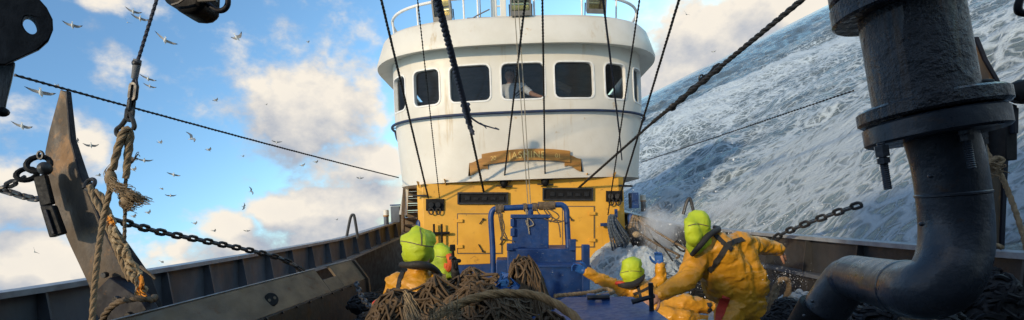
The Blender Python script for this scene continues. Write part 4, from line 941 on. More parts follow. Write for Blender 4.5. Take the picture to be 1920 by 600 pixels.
b = MB(); b.tube(cr([P(1925,-20,1.2),P(1915,-6,1.2),P(1909,10,1.2),P(1911,22,1.2),P(1925,26,1.2)],6), .008, 8); single(b, 'hook_tip', M['post_dark'], 'dark blue hook tip at the top right corner', 'hook')

# ------------------------------------------------------------------ winch: blue boxes and pipe frame in mid deck
t = thing('winch_housing', 'blue steel winch housing with scratched plates in the middle of the deck', 'winch housing', P(1000,560,6.8))
def pbox(b, x0,y0,x1,y1,d,th): b.prism([P(x0,y1,d),P(x1,y1,d),P(x1,y0,d),P(x0,y0,d)], (0,th,0))
b = MB(); pbox(b, 960,404,1029,472,7.0,.55); b.build('cabinet', M['blue'], t, bevel=.012)
b = MB(); pbox(b, 957,402,1032,409,6.97,.6); b.build('cabinet_lid', M['blue'], t, bevel=.006)
for (x0,y0,x1,y1) in ((957,410,964,425),(957,428,965,443)):
    b = MB(); pbox(b, x0,y0,x1,y1,6.95,.06); b.build('hinge', M['blue'], t, bevel=.005)
b = MB(); pbox(b, 951,467,1080,560,6.75,.9); b.build('upper_box', M['blue'], t, bevel=.012)
b = MB(); pbox(b, 950,457,962,470,6.7,.12); b.build('lug', M['blue'], t, bevel=.006)
b = MB(); pbox(b, 1068,449,1080,470,6.7,.12); b.build('lug', M['blue'], t, bevel=.006)
b = MB(); pbox(b, 1002,501,1106,640,6.3,.4); b.build('front_plate', M['blue'], t, bevel=.012)
b = MB(); pbox(b, 1000,498,1108,502,6.28,.45); b.build('lip', M['blue'], t, bevel=.004)
b = MB(); pbox(b, 1092,459,1106,640,6.25,.1); b.build('corner_post', M['blue'], t, bevel=.008)
b = MB(); pbox(b, 930,488,952,560,6.9,.5); b.build('side_box', M['blue'], t, bevel=.01)
fr = thing('pipe_arch', 'bent blue pipe arch over the winch, wrapped with rope ends', 'pipe frame', P(990,480,7.1))
b = MB(); b.tube(cr([P(924,520,7.1),P(924,470,7.1),P(921,420,7.1),P(921,403,7.1),P(925,394,7.1),P(936,391,7.1),P(990,388,7.1),P(1045,384,7.1),P(1056,386,7.1),P(1062,394,7.1),P(1063,410,7.1),P(1066,470,7.1),P(1068,500,7.1)],8), .040, 14); b.build('arch', M['blue_clean'], fr)
b = MB(); pbox(b, 990,389,1000,412,7.08,.06); b.build('strut', M['blue_clean'], fr, bevel=.006)
def wrap(c, k, r, rr, m, parent, adv=.018, axis=(1,0,0)):
    e = frame(axis); b = MB(); b.tube([c+(e @ Vector((math.cos(a)*r, math.sin(a)*r, a/(2*PI)*adv-k*adv/2+.006*math.sin(a*3)))) for a in [2*PI*i/12 for i in range(12*k)]], rr, 5); return b.build('seizing', m, parent)
lr = thing('rope_lashings', 'brown rope lashings hanging in loops from the blue pipe arch', 'rope', P(990,388,7.0))
for x, y, k in ((934,392,4),(940,391,4),(985,389,3),(1003,388,4),(1018,386,7),(1028,386,7),(1036,385,4)): wrap(P(x,y,7.1), k, .052, .009, M['rope_dark'], lr)
for pts in ([(934,395),(937,415),(941,435),(950,448),(958,451),(964,453)], [(939,395),(939,420),(947,438),(952,449)], [(936,395),(945,420),(944,438),(938,448),(946,452)], [(1005,391),(1012,402),(1022,410),(1035,415),(1047,417),(1060,413)],
            [(1018,390),(1028,404),(1040,410),(1048,422),(1051,447)], [(1022,390),(1036,408),(1030,416),(1044,413),(1056,416)], [(1026,390),(1044,400),(1048,408),(1038,414)], [(986,392),(988,405),(998,415),(1000,422),(990,424),(986,412)], [(988,393),(990,420),(993,441)]):
    b = MB(); b.rope(resample(cr([P(x,y,6.98) for x,y in pts],8), .02), .011, n=9); b.build('rope_end', M['rope_dark' if pts[0][0] not in (986,988) else 'line_pale'], lr)
# blue hatch lid near the camera
t = thing('hatch_lid', 'worn blue steel hatch with flat top in the front, right of the net heap', 'hatch', P(1150,600,3.3))
zt_ = -.585
def on_z(px, py, z): r = ray(px, py); return r*(z/r.z)
tl = [on_z(1040,566,zt_), on_z(1060,557,zt_), on_z(1186,556,zt_), on_z(1204,563,zt_), on_z(1262,604,zt_), on_z(1290,640,zt_), on_z(960,640,zt_), on_z(1000,590,zt_)]
b = MB(); b.prism(tl, (0,0,-.05)); b.build('lid', M['blue_clean'], t, bevel=.008)
ctr = sum(tl, Vector())/len(tl)
b = MB(); b.prism([ctr+(p-ctr)*.95+Vector((0,0,-.052)) for p in tl], (0,0,DECK-zt_+.052)); b.build('coaming', M['blue'], t)
b = MB(); b.cyl(on_z(1101,558,zt_+.03), on_z(1143,557,zt_+.03), .016, n=8); b.build('hinge_rod', M['dark_metal'], t)
for x in (1108,1135):
    b = MB(); b.box(on_z(x,558,zt_+.015), (.05,.05,.05)); b.build('hinge', M['blue'], t, bevel=.004)
b = MB(); b.cyl(on_z(1222,583,zt_), on_z(1222,583,zt_)+Vector((0,0,.16)), .014, n=8); c = on_z(1222,583,zt_)+Vector((0,0,.075)); b.cyl(c+Vector((-.11,0,-.02)), c+Vector((.02,0,.01)), .016, .012, 8); b.build('cleat', M['dark_metal'], t)

# ------------------------------------------------------------------ net heap
def net_h(x, y):
    """height of the heap"""
    g_ = lambda cx, cy, sx, sy, h: h*math.exp(-((x-cx)/sx)**2-((y-cy)/sy)**2)
    h = max(g_(-.18,2.55,.52,.55,1.08), 1.15*math.exp(-(abs((x-.07)/.25)**2.3)-(abs((y-3.15)/.36)**2.3)), g_(-.26,2.9,.34,.42,1.10), g_(-.44,2.8,.30,.42,1.07), g_(-.62,2.75,.36,.5,1.04), g_(.16,2.35,.30,.42,.98), g_(-.10,2.85,.30,.4,1.06), g_(-.42,2.75,.34,.4,1.03))
    return DECK+h+.028*noise.noise(Vector((x*7,y*7,1)))+.05*noise.noise(Vector((x*3,y*3,4)))
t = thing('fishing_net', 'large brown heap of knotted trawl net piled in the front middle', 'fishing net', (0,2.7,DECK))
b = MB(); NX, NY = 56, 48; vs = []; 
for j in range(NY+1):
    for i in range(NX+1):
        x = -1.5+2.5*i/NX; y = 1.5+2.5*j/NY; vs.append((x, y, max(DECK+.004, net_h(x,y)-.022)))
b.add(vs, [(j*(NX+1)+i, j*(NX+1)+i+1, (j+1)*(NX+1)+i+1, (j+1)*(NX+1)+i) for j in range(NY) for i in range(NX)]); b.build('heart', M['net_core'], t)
def net_layer(x0, x1, y0, y1, cell, lift, jit, seed, name, m, r=.0058, asp=.55):
    """diamond mesh of knotted twine draped over the heap"""
    b = MB(); rnd = random.Random(seed); nx = int((x1-x0)/cell); ny = int((y1-y0)/(cell*asp))
    cache = {}
    def node(i, j):
        if (i,j) not in cache:
            x = x0+i*cell+(cell/2 if j%2 else 0); y = y0+j*cell*asp
            w = Vector((x*2.2, y*2.2, seed)); x += jit*2.2*noise.noise(w)+rnd.gauss(0,jit*.25); y += jit*2.2*noise.noise(w+Vector((9,4,2)))+rnd.gauss(0,jit*.25)
            z = net_h(x,y)+lift+.03*noise.noise(Vector((x*5,y*5,seed*3)))+rnd.gauss(0,.006)
            cache[i,j] = Vector((x,y,z))
        return cache[i,j]
    for j in range(ny-1):
        for i in range(1,nx-1):
            a = node(i,j)
            if a.z < DECK+.03: continue
            for q in (node(i,j+1), node(i+1,j+1) if j%2 else node(i-1,j+1)):
                mid = (a+q)/2+Vector((rnd.gauss(0,.006),rnd.gauss(0,.006),-.006+rnd.gauss(0,.005)))
                b.tube([a,mid,q], r, 4, caps=False)
    return b.build(name, m, t, kind='stuff')
net_layer(-1.2,.65,1.75,3.4,.042,.002,.10,2,'twine_mesh',M['net'],r=.0062)
net_layer(-1.15,.6,1.75,3.4,.044,.020,.12,5,'twine_mesh',M['net'],r=.0062)
net_layer(-1.15,.6,1.75,3.4,.044,.036,.14,21,'twine_mesh',M['net'],r=.0064)
net_layer(-1.15,.6,1.75,3.4,.056,.050,.16,11,'twine_mesh',M['net'],r=.0068)
net_layer(-.30,.36,2.60,3.6,.046,.020,.05,8,'twine_mesh',M['net'],asp=.9,r=.0066)
b = MB()                                             # loose twine bights over the top
for k in range(150):
    x = random.uniform(-.95,.38); y = random.uniform(1.95,3.0); a = random.uniform(-.5,.5); pts = []
    for i in range(7):
        x += .035*math.cos(a); y += .03*math.sin(a); a += random.gauss(0,.7); pts.append(Vector((x,y,net_h(x,y)+.035+random.random()*.02)))
    b.tube(cr(pts,3), .0068, 5)
b.build('loose_twine', M['net'], t, kind='stuff')
rpts = [(775,640,2.02),(800,612,2.06),(830,586,2.12),(870,566,2.18),(915,553,2.22),(955,550,2.25),(1000,553,2.25),(1035,566,2.22),(1070,588,2.18),(1092,612,2.12),(1100,640,2.05)]
b = MB(); b.rope(resample(cr([P(x,y,d) for x,y,d in rpts],8), .01), .021, lay=26, n=12); single(b, 'heavy_rope', M['rope_laid'], 'thick brown laid rope lying in a curve over the net heap', 'rope')
b = MB(); c = [P(762,548,2.25),P(768,570,2.2),P(774,600,2.12),P(780,640,2.0)]; cc = cr(c,6)
for k in range(110):
    o = Vector((random.gauss(0,.007), random.gauss(0,.008), 0)); ph = random.random()*6; s0 = random.randrange(0,9); L = random.randrange(6,14)
    ex = random.gauss(0,.022); b.tube([p+o*(.5+.08*i)+Vector((ex*(i/18)**1.5+.01*math.sin(i*.5+ph), 0, .01*math.cos(i*.6+ph))) for i,p in enumerate(cc)][s0:s0+L], .0015, 3)
tag(b.build('frayed_tuft', M['rope_pale']), 'pale frayed rope tuft hanging over the front of the net heap', 'rope tuft')
b = MB()
for k in range(70):
    c = P(random.uniform(800,860), random.uniform(585,625), 2.02); a = random.uniform(.6,2.2); L = random.uniform(.04,.10)
    b.tube(cr([c, c+Vector((math.cos(a)*L*.5,0,math.sin(a)*L*.5+.01)), c+Vector((math.cos(a)*L,random.gauss(0,.02),math.sin(a)*L*.8))],3), .0016, 3)
tag(b.build('frayed_tuft', M['rope_pale']), 'low tangle of pale frayed fibres at the bottom edge of the net heap', 'rope tuft')
b = MB()
for strip_, w in (([(922,546),(930,540),(936,530),(941,520),(946,513)],.022),([(940,517),(938,530),(946,540),(954,545),(962,540),(966,528)],.030),([(926,546),(940,544),(952,548),(962,546)],.026),([(944,516),(948,526),(950,536)],.02)):
    c = cr([P(x,y,2.62) for x,y in strip_],4); vs = []
    for i,p in enumerate(c): u = Vector((math.sin(i*.7),.4,math.cos(i*.5)))*w*(.6+.4*math.sin(i*.9)**2); vs += [p-u+Vector((0,-.03,0)), p+u+Vector((0,-.03,.0)), p+u+Vector((0,-.027,.004)), p-u+Vector((0,-.027,.004))]
    n = len(c); b.add(vs, [(4*i+k,4*i+(k+1)%4,4*i+4+(k+1)%4,4*i+4+k) for i in range(n-1) for k in range(4)])
single(b, 'blue_rag', M['blue_cloth'], 'crumpled bright blue plastic strip on the net heap', 'plastic strip')
t = thing('orange_float', 'small orange and tan worn roller lying left of the net heap', 'roller', P(712,575,2.9))
a_, e_ = P(703,596,2.9), P(719,566,2.86); u_ = (e_-a_).normalized(); rot_ = frame(u_)
b = MB(); b.prism([P(694,598,2.9),P(697,568,2.9),P(703,562,2.9),P(712,568,2.9),P(716,582,2.9),P(706,592,2.9)], (0,.05,0)); b.build('body', M['rope_pale'], t, bevel=.006)
b = MB(); b.ball(P(711,569,2.88), (.040,.03,.024), 14, 8); b.build('face', M['red'], t)
# ------------------------------------------------------------------ people
from mathutils.bvhtree import BVHTree
def capsule(b, p0, p1, r0, r1, n=14):
    p0, p1 = Vector(p0), Vector(p1); d = p1-p0; L = d.length
    if L < 1e-5: d = Vector((0,0,1)); L = 1e-5
    pr = [(-r0*math.cos(a), r0*math.sin(a)) for a in [PI/2*i/5 for i in range(6)]]+[(L+r1*math.sin(a), r1*math.cos(a)) for a in [PI/2*i/5 for i in range(6)]]
    b.lathe(p0, d, pr, n)
def skin(caps, name, mats, parent, voxel=.016, fold=.0, fscale=9, smooth=3, seed=0.0, facet=0):
    """one continuous surface grown round tapered limbs; material by nearest limb"""
    b = MB()
    for c in caps: capsule(b, *c[:4])
    me = bpy.data.meshes.new(name); me.from_pydata(b.v, [], b.f)
    o = bpy.data.objects.new(name, me); COL.objects.link(o)
    m = o.modifiers.new('r', 'REMESH'); m.mode = 'VOXEL'; m.voxel_size = voxel; m.use_smooth_shade = True
    s = o.modifiers.new('s', 'SMOOTH'); s.iterations = smooth; s.factor = .5
    bpy.context.view_layer.update()
    me2 = bpy.data.meshes.new_from_object(o.evaluated_get(bpy.context.evaluated_depsgraph_get()))
    bpy.data.objects.remove(o); bpy.data.meshes.remove(me); me2.name = name
    if fold:
        nr = [v.normal.copy() for v in me2.vertices]
        for v, n in zip(me2.vertices, nr):
            p = v.co*fscale+Vector((seed,seed,seed)); w = Vector((p.x*.55+p.z*.5, p.y*.8, p.z*1.35-p.x*.5))
            q = noise.noise_vector(p*.45)*.8; r1 = max(0, 1-abs(noise.noise(w+q))*5.5); r2 = max(0, 1-abs(noise.noise(w*1.9+q*1.5+Vector((7,3,1))))*5)
            v.co += n*fold*(r1*.62+r2*.40-.22+.22*noise.noise(p*1.6))
    if facet:
        oo = bpy.data.objects.new('tmp', me2); COL.objects.link(oo); dm = oo.modifiers.new('d','DECIMATE'); dm.ratio = facet
        bpy.context.view_layer.update(); me3 = bpy.data.meshes.new_from_object(oo.evaluated_get(bpy.context.evaluated_depsgraph_get())); bpy.data.objects.remove(oo); bpy.data.meshes.remove(me2); me2 = me3; me2.name = name
    me2.materials.clear()
    for x in mats: me2.materials.append(x)
    if len(mats) > 1:
        for p in me2.polygons:
            c = p.center; best = (9, 0)
            for q in caps:
                a, d = Vector(q[0]), Vector(q[1])-Vector(q[0]); t = max(0, min(1, (c-a).dot(d)/max(1e-9, d.length_squared))); e = (c-a-d*t).length-(q[2]+(q[3]-q[2])*t)
                if e < best[0]: best = (e, q[4] if len(q) > 4 else 0)
            p.material_index = best[1]
    me2.polygons.foreach_set('use_smooth', [True]*len(me2.polygons))
    tree = BVHTree.FromPolygons([v.co.copy() for v in me2.vertices], [tuple(p.vertices) for p in me2.polygons])
    og = Vector(parent['_org'])
    for v in me2.vertices: v.co -= og
    q = bpy.data.objects.new(name, me2); COL.objects.link(q); q['_org'] = tuple(og); q.parent = parent
    return q, tree
def on(tree, px, py, d, off=.004):
    r = ray(px, py).normalized(); h = tree.ray_cast(Vector((0,0,0)), r, 60)
    return (h[0]+h[1]*off, h[1]) if h[0] is not None else (P(px,py,d), -r)
def band(tree, pts, w, name, m, parent, d, th=.006, off=.003):
    c = cr([Vector((x,y,0)) for x,y in pts], 6); H = [on(tree, q.x, q.y, d, off) for q in c]; b = MB(); vs = []
    for i,(p,n) in enumerate(H):
        tg = (H[min(i+1,len(H)-1)][0]-H[max(i-1,0)][0]).normalized(); s = tg.cross(n).normalized()*w/2
        vs += [p-s, p+s, p+s*.92+n*th, p-s*.92+n*th]
    k = len(H); b.add(vs, [(4*i+j,4*i+(j+1)%4,4*i+4+(j+1)%4,4*i+4+j) for i in range(k-1) for j in range(4)]+[(0,1,2,3),(4*k-4,4*k-3,4*k-2,4*k-1)])
    return b.build(name, m, parent)
def hand(parent, wrist, direc, palm_n, m, curl=.35, thumb=1, name='hand', sc=1.0, spread=.12):
    w = Vector(wrist); y = Vector(direc).normalized(); z = Vector(palm_n); z = (z-y*z.dot(y)).normalized(); x = y.cross(z)*thumb
    q = lambda a,b,c: w+(x*a+y*b+z*c)*sc
    caps = [(q(0,-.03,0), q(0,.02,0), .030*sc, .032*sc)]
    for k, u in enumerate((-.030,-.010,.010,.029)): caps.append((q(u*.6,.01,0), q(u,.085,0), .020*sc, .0135*sc))
    for k, (u, L) in enumerate(((.030,.070),(.010,.080),(-.010,.074),(-.030,.058))):
        a = q(u,.088,0); ang = curl*.6; p = Vector((u,.088,0)); r = .0098
        for s in range(3):
            l = L*(.45,.32,.23)[s]; dx = spread*u*8*math.cos(ang)*.3; p2 = p+Vector((dx*l, math.cos(ang)*l, math.sin(ang)*l)); caps.append((q(*p), q(*p2), r*sc, (r-.0009)*sc)); p = p2; r -= .0009; ang += curl*(1.0+.15*k)
    p = Vector((.034,.018,.004)); ang = .8
    for s,l in enumerate((.040,.032,.024)):
        p2 = p+Vector((math.sin(ang)*l, math.cos(ang)*l, .35*curl*l+.15*l)); caps.append((q(*p), q(*p2), (.0145-.0015*s)*sc, (.013-.0015*s)*sc)); p = p2; ang -= .35
    return skin(caps, name, [m], parent, voxel=.0055, smooth=2)
def hood(parent, caps, seams, d, seed, fold=.012):
    h, tree = skin(caps, 'hood', [M['hood']], parent, voxel=.011, fold=fold, fscale=11, smooth=2, seed=seed, facet=.055)
    for s in seams: band(tree, s, .007, 'seam', M['rope_dark'], h, d, th=.003, off=.001)
    return h, tree

# the man lifting with his arm out, right of the hatch
D = 4.4
t = thing('person', 'person in yellow oilskins with lime hood bending forward, one arm stretched out right', 'person', P(1390,700,D))
Y_ = 0; SK = 1; BT = 2
caps = [(P(1388,572,D),P(1372,520,D-.02),.155,.175,0),(P(1372,520,D-.02),P(1346,472,D-.1),.175,.165,0),(P(1322,478,D-.1),P(1350,540,D-.06),.105,.13,0),(P(1392,466,D),P(1412,535,D),.10,.13,0),
        (P(1312,474,D-.15),P(1388,456,D-.02),.105,.10,0),(P(1336,462,D-.1),P(1312,440,D-.2),.085,.075,0),(P(1312,440,D-.2),P(1308,428,D-.22),.07,.075,1),
        (P(1308,484,D-.15),P(1287,524,D-.24),.105,.088,0),(P(1287,524,D-.24),P(1240,551,D-.30),.088,.062,0),
        (P(1392,457,D),P(1428,460,D+.15),.088,.078,0),(P(1428,460,D+.15),P(1458,468,D+.25),.078,.062,0),
        (P(1370,575,D-.05),P(1358,640,D-.18),.125,.09,0),(P(1358,640,D-.18),P(1352,694,D+.02),.085,.075,0),(P(1408,570,D+.02),P(1418,640,D-.02),.125,.092,0),(P(1418,640,D-.02),P(1424,698,D+.2),.085,.075,0),
        (P(1352,698,D+.02),P(1334,706,D-.12),.06,.05,2),(P(1424,702,D+.2),P(1404,708,D+.08),.06,.05,2)]
bo, tr = skin(caps, 'body', [M['oilskin'],M['skin'],M['strap']], t, voxel=.017, fold=.022, fscale=7, seed=1.3, facet=.42)
hood(t, [(P(1309,416,D-.24),P(1309,436,D-.22),.098,.10),(P(1296,418,D-.3),P(1302,436,D-.28),.055,.075),(P(1312,450,D-.2),P(1303,462,D-.25),.09,.07),(P(1297,430,D-.33),P(1300,448,D-.32),.06,.06)], [[(1290,424),(1308,420),(1328,424)]], D, 2.0)
b = MB(); b.tube(cr([P(1297,478,D-.30),P(1312,461,D-.36),P(1330,440,D-.30),P(1347,430,D-.16),P(1340,426,D-.02)],6), lambda i,tt: .018+.008*math.sin(tt*PI), 10); b.build('collar', M['strap'], t)
band(tr, [(1336,434),(1352,452),(1372,468)], .042, 'harness_strap', M['strap'], t, D)
band(tr, [(1393,449),(1378,453),(1364,460),(1352,478),(1338,498),(1330,508)], .045, 'harness_strap', M['strap'], t, D, off=.006)
band(tr, [(1362,556),(1352,580),(1346,610),(1344,640)], .075, 'knee_patch', M['red'], t, D)
hand(t, P(1233,556,D-.31), P(1218,566,D-.36)-P(1240,551,D-.30), (-.3,.6,-.6), M['skin'], .55, 1)
hand(t, P(1460,469,D+.26), P(1470,478,D+.3)-P(1455,466,D+.24), (-.4,.5,-.5), M['skin'], .5, -1)

# the man thrown down by the wave
D = 6.0
t = thing('person', 'person in yellow oilskins with lime hood fallen on the flooded deck, blue gloves raised', 'person', P(1240,600,D))
caps = [(P(1232,578,D-.1),P(1208,560,D),.155,.165,0),(P(1208,560,D),P(1194,542,D+.05),.165,.15,0),(P(1164,541,D+.03),P(1218,540,D+.1),.095,.095,0),(P(1190,534,D+.05),P(1186,524,D+.05),.08,.075,0),(P(1186,520,D+.05),P(1185,508,D+.03),.07,.075,1),
        (P(1162,540,D),P(1130,526,D-.05),.088,.074,0),(P(1130,526,D-.05),P(1100,510,D-.1),.074,.058,0),
        (P(1216,540,D+.1),P(1240,527,D+.15),.088,.078,0),(P(1240,527,D+.15),P(1237,498,D+.1),.075,.058,0),
        (P(1240,576,D-.1),P(1286,567,D-.15),.12,.10,0),(P(1286,567,D-.15),P(1332,577,D-.1),.10,.075,0),(P(1236,592,D-.2),P(1282,596,D-.3),.12,.10,0),(P(1282,596,D-.3),P(1328,606,D-.2),.098,.075,0),
        (P(1336,579,D-.1),P(1352,570,D-.15),.055,.05,2),(P(1332,607,D-.2),P(1350,600,D-.25),.055,.05,2)]
bo, tr = skin(caps, 'body', [M['oilskin'],M['skin'],M['strap']], t, voxel=.018, fold=.022, fscale=7, seed=4.1, facet=.42)
hood(t, [(P(1183,500,D-.02),P(1185,518,D),.112,.115),(P(1174,514,D-.03),P(1196,510,D+.02),.07,.075),(P(1184,494,D),P(1190,495,D),.08,.085)], [[(1164,512),(1182,508),(1203,509)]], D, 5.0)
b = MB(); b.tube(cr([P(1160,533,D-.12),P(1172,535,D-.16),P(1188,533,D-.14),P(1200,525,D-.08),P(1206,516,D+.02)],6), lambda i,tt: .026+.014*math.sin(tt*PI), 9); b.build('collar', M['strap'], t)
b = MB(); b.tube(cr([P(1155,531,D-.10),P(1164,531,D-.14),P(1172,533,D-.16)],5), .022, 8); b.build('collar_lining', M['red'], t)
band(tr, [(1194,528),(1198,545),(1202,560)], .035, 'harness_strap', M['strap'], t, D)
band(tr, [(1188,552),(1206,545),(1224,535)], .035, 'harness_strap', M['strap'], t, D)
band(tr, [(1329,568),(1331,576),(1330,585)], .05, 'boot_strap', M['strap'], t, D)
hand(t, P(1098,509,D-.1), P(1080,501,D-.12)-P(1098,509,D-.1), (0,-.8,-.4), M['glove'], .4, 1, 'glove', 1.25)
hand(t, P(1237,496,D+.1), P(1234,474,D+.08)-P(1237,496,D+.1), (-.3,-.9,0), M['glove'], .6, -1, 'glove', 1.2)

# the man behind the net at the left
D = 3.8
t = thing('person', 'person seen from behind in yellow oilskins and big lime hood, left of the net', 'person', P(785,766,D))
caps = [(P(745,532,D),P(818,530,D+.02),.088,.085,0),(P(782,545,D),P(784,600,D),.165,.17,0),(P(750,548,D),P(758,610,D),.10,.12,0),(P(812,548,D),P(808,610,D),.10,.12,0),(P(784,600,D),P(785,660,D),.17,.155,0),(P(784,525,D),P(785,500,D-.02),.08,.07,0),(P(785,490,D-.03),P(785,458,D-.03),.08,.095,1),
        (P(742,540,D),P(728,605,D+.05),.085,.07,0),(P(728,605,D+.05),P(742,655,D+.25),.07,.055,0),(P(824,540,D),P(842,600,D+.05),.085,.07,0),(P(842,600,D+.05),P(836,640,D+.25),.07,.055,0),
        (P(767,665,D),P(765,720,D),.11,.085,0),(P(765,720,D),P(765,760,D),.08,.07,0),(P(805,665,D),P(808,720,D),.11,.085,0),(P(808,720,D),P(808,760,D),.08,.07,0),(P(765,761,D),P(763,762,D+.16),.05,.045,2),(P(808,761,D),P(810,762,D+.16),.05,.045,2)]
bo, tr = skin(caps, 'body', [M['oilskin'],M['skin'],M['strap']], t, voxel=.016, fold=.022, fscale=7, seed=7.7, facet=.42)
ho, htr = hood(t, [(P(767,452,D-.02),P(799,450,D),.066,.074),(P(783,436,D),P(787,444,D),.055,.10),(P(767,478,D-.01),P(800,480,D),.055,.060),(P(784,462,D-.04),P(784,470,D-.04),.115,.11),(P(772,484,D),P(800,484,D+.02),.05,.05)], [[(752,452),(770,455),(790,460),(814,463)],[(787,427),(790,445),(790,460)]], D, 8.4)
b = MB(); b.tube(cr([P(752,496,D-.04),P(765,497,D-.12),P(785,496,D-.15),P(805,500,D-.11),P(818,508,D-.02),P(826,518,D)],6), lambda i,tt: .020+.008*math.sin(tt*PI), 10); b.build('collar', M['strap'], t)
band(tr, [(757,508),(750,525),(746,548)], .040, 'harness_strap', M['strap'], t, D)
band(tr, [(812,508),(822,520),(832,534)], .042, 'harness_strap', M['strap'], t, D)
for x, s in ((744,1),(834,-1)): hand(t, P(x,660 if s>0 else 642,D+.27), (0,.7,-.6), (-s*.5,0,-.6), M['glove'], .5, s, 'glove', 1.1)

# the man behind him with a small camera on a handle
D = 5.3
t = thing('person', 'person half hidden behind the big lime hood, lime hood and orange life vest', 'person', P(835,660,D))
caps = [(P(812,528,D),P(850,524,D-.05),.08,.08,0),(P(832,535,D),P(833,590,D),.15,.15,0),(P(833,590,D),P(834,600,D),.15,.14,0),(P(832,515,D),P(830,485,D),.07,.09,1),
        (P(850,528,D-.05),P(862,545,D-.15),.078,.065,0),(P(862,545,D-.15),P(853,508,D-.3),.06,.045,0),(P(812,532,D),P(806,575,D),.078,.065,0),(P(806,575,D),P(812,610,D-.15),.062,.05,0),
        (P(824,600,D),P(823,632,D),.10,.08,0),(P(823,632,D),P(823,656,D),.08,.07,0),(P(844,600,D),P(845,632,D),.10,.08,0),(P(845,632,D),P(845,656,D),.08,.07,0),(P(823,657,D),P(822,659,D-.14),.05,.045,0),(P(845,657,D),P(846,659,D-.14),.05,.045,0)]
bo, tr = skin(caps, 'body', [M['strap'],M['skin']], t, voxel=.018, fold=.014, fscale=9, seed=9.7)
hood(t, [(P(826,474,D),P(832,478,D),.10,.105),(P(826,496,D-.04),P(830,498,D-.03),.10,.10),(P(826,510,D-.10),P(834,512,D-.12),.08,.07),(P(832,514,D-.18),P(846,519,D-.18),.035,.02)], [[(818,480),(828,482),(838,481)]], D, 3.3)
b = MB(); b.tube(cr([P(842,478,D-.13),P(845,490,D-.16),P(843,503,D-.16),P(836,506,D-.14),P(838,494,D-.13)],5), lambda i,tt: .036*(1-.25*tt), 9); b.build('life_vest', M['orange'], t)
hand(t, P(853,506,D-.3), (0.05,-.15,1), (-.6,-.5,.1), M['strap'], .9, 1, 'glove', 1.15)
ac = thing('action_camera', 'small black box camera held up on a handle before the yellow wall', 'camera', P(850,500,D-.36))
b = MB(); b.box(P(848.5,464.5,D-.36), (.052,.04,.062)); b.build('case', M['black_paint'], ac, bevel=.006)
b = MB(); b.cyl(P(848,464,D-.382), P(848,464,D-.396), .015, n=12); b.build('lens', M['glass'], ac)
b = MB(); b.cyl(P(849,471,D-.36), P(852,505,D-.36), .014, n=10); b.build('handle', M['black_paint'], ac)
b = MB(); capsule(b, P(850,489,D-.34), P(861,489,D-.30), .022, .020); b.build('grip', M['strap'], ac)

# the man at the wheelhouse window
D = 9.95
t = thing('person', 'dark haired person in white T-shirt sitting behind the middle wheelhouse window', 'person', P(962,215,D))
caps = [(P(960,172,D),P(962,200,D),.155,.15,0),(P(945,166,D),P(980,163,D),.085,.085,0),(P(956,155,D),P(956,148,D-.02),.06,.055,1),(P(955.5,146,D-.03),P(955.5,139,D-.02),.078,.088,1),(P(955,146,D-.10),P(955,143,D-.10),.022,.018,1),
        (P(982,165,D-.02),P(993,173,D-.2),.072,.066,0),(P(993,173,D-.2),P(999,177,D-.27),.05,.046,1),(P(999,177,D-.27),P(1013,181,D-.4),.044,.032,1),(P(943,167,D-.02),P(936,184,D-.1),.075,.068,0),(P(936,184,D-.1),P(944,192,D-.3),.046,.034,1),
        (P(954,202,D),P(950,206,D-.4),.09,.07,2),(P(970,202,D),P(974,206,D-.4),.09,.07,2),(P(950,206,D-.4),P(950,236,D-.38),.06,.05,2),(P(974,206,D-.4),P(974,236,D-.38),.06,.05,2),
        (P(947.5,142,D-.02),P(947.5,144,D-.02),.018,.018,1),(P(963.5,142,D-.02),P(963.5,144,D-.02),.018,.018,1)]
bo, tr = skin(caps, 'body', [M['tshirt'],M['skin'],M['strap']], t, voxel=.015, fold=.010, fscale=9, seed=2.7)
skin([(P(955.5,136,D+.0),P(955.5,140,D+.03),.092,.088),(P(955.5,133,D-.06),P(955.5,134,D),.05,.06)], 'hair', [M['hair']], t, voxel=.014, fold=.006, fscale=20)
band(tr, [(962,181),(972,172),(981,163)], .035, 'shirt_print', M['shirt_print'], t, D, th=.002)
band(tr, [(967,181),(974,176),(983,168)], .022, 'shirt_print', M['shirt_print'], t, D, th=.002)
for x in (952.6,958.6):
    p, n = on(tr, x, 141.5, D, .0); b = MB(); b.ball(p, (.010,.007,.006), 8, 6); b.build('eye', M['hair'], t)
p, n = on(tr, 955.3, 148.5, D, .0); b = MB(); b.ball(p, (.022,.008,.006), 8, 6); b.build('mouth', M['red'], t)
hand(t, P(1013,181,D-.4), P(1019,182,D-.46)-P(1011,181,D-.38), (0,.2,-1), M['skin'], .3, 1)

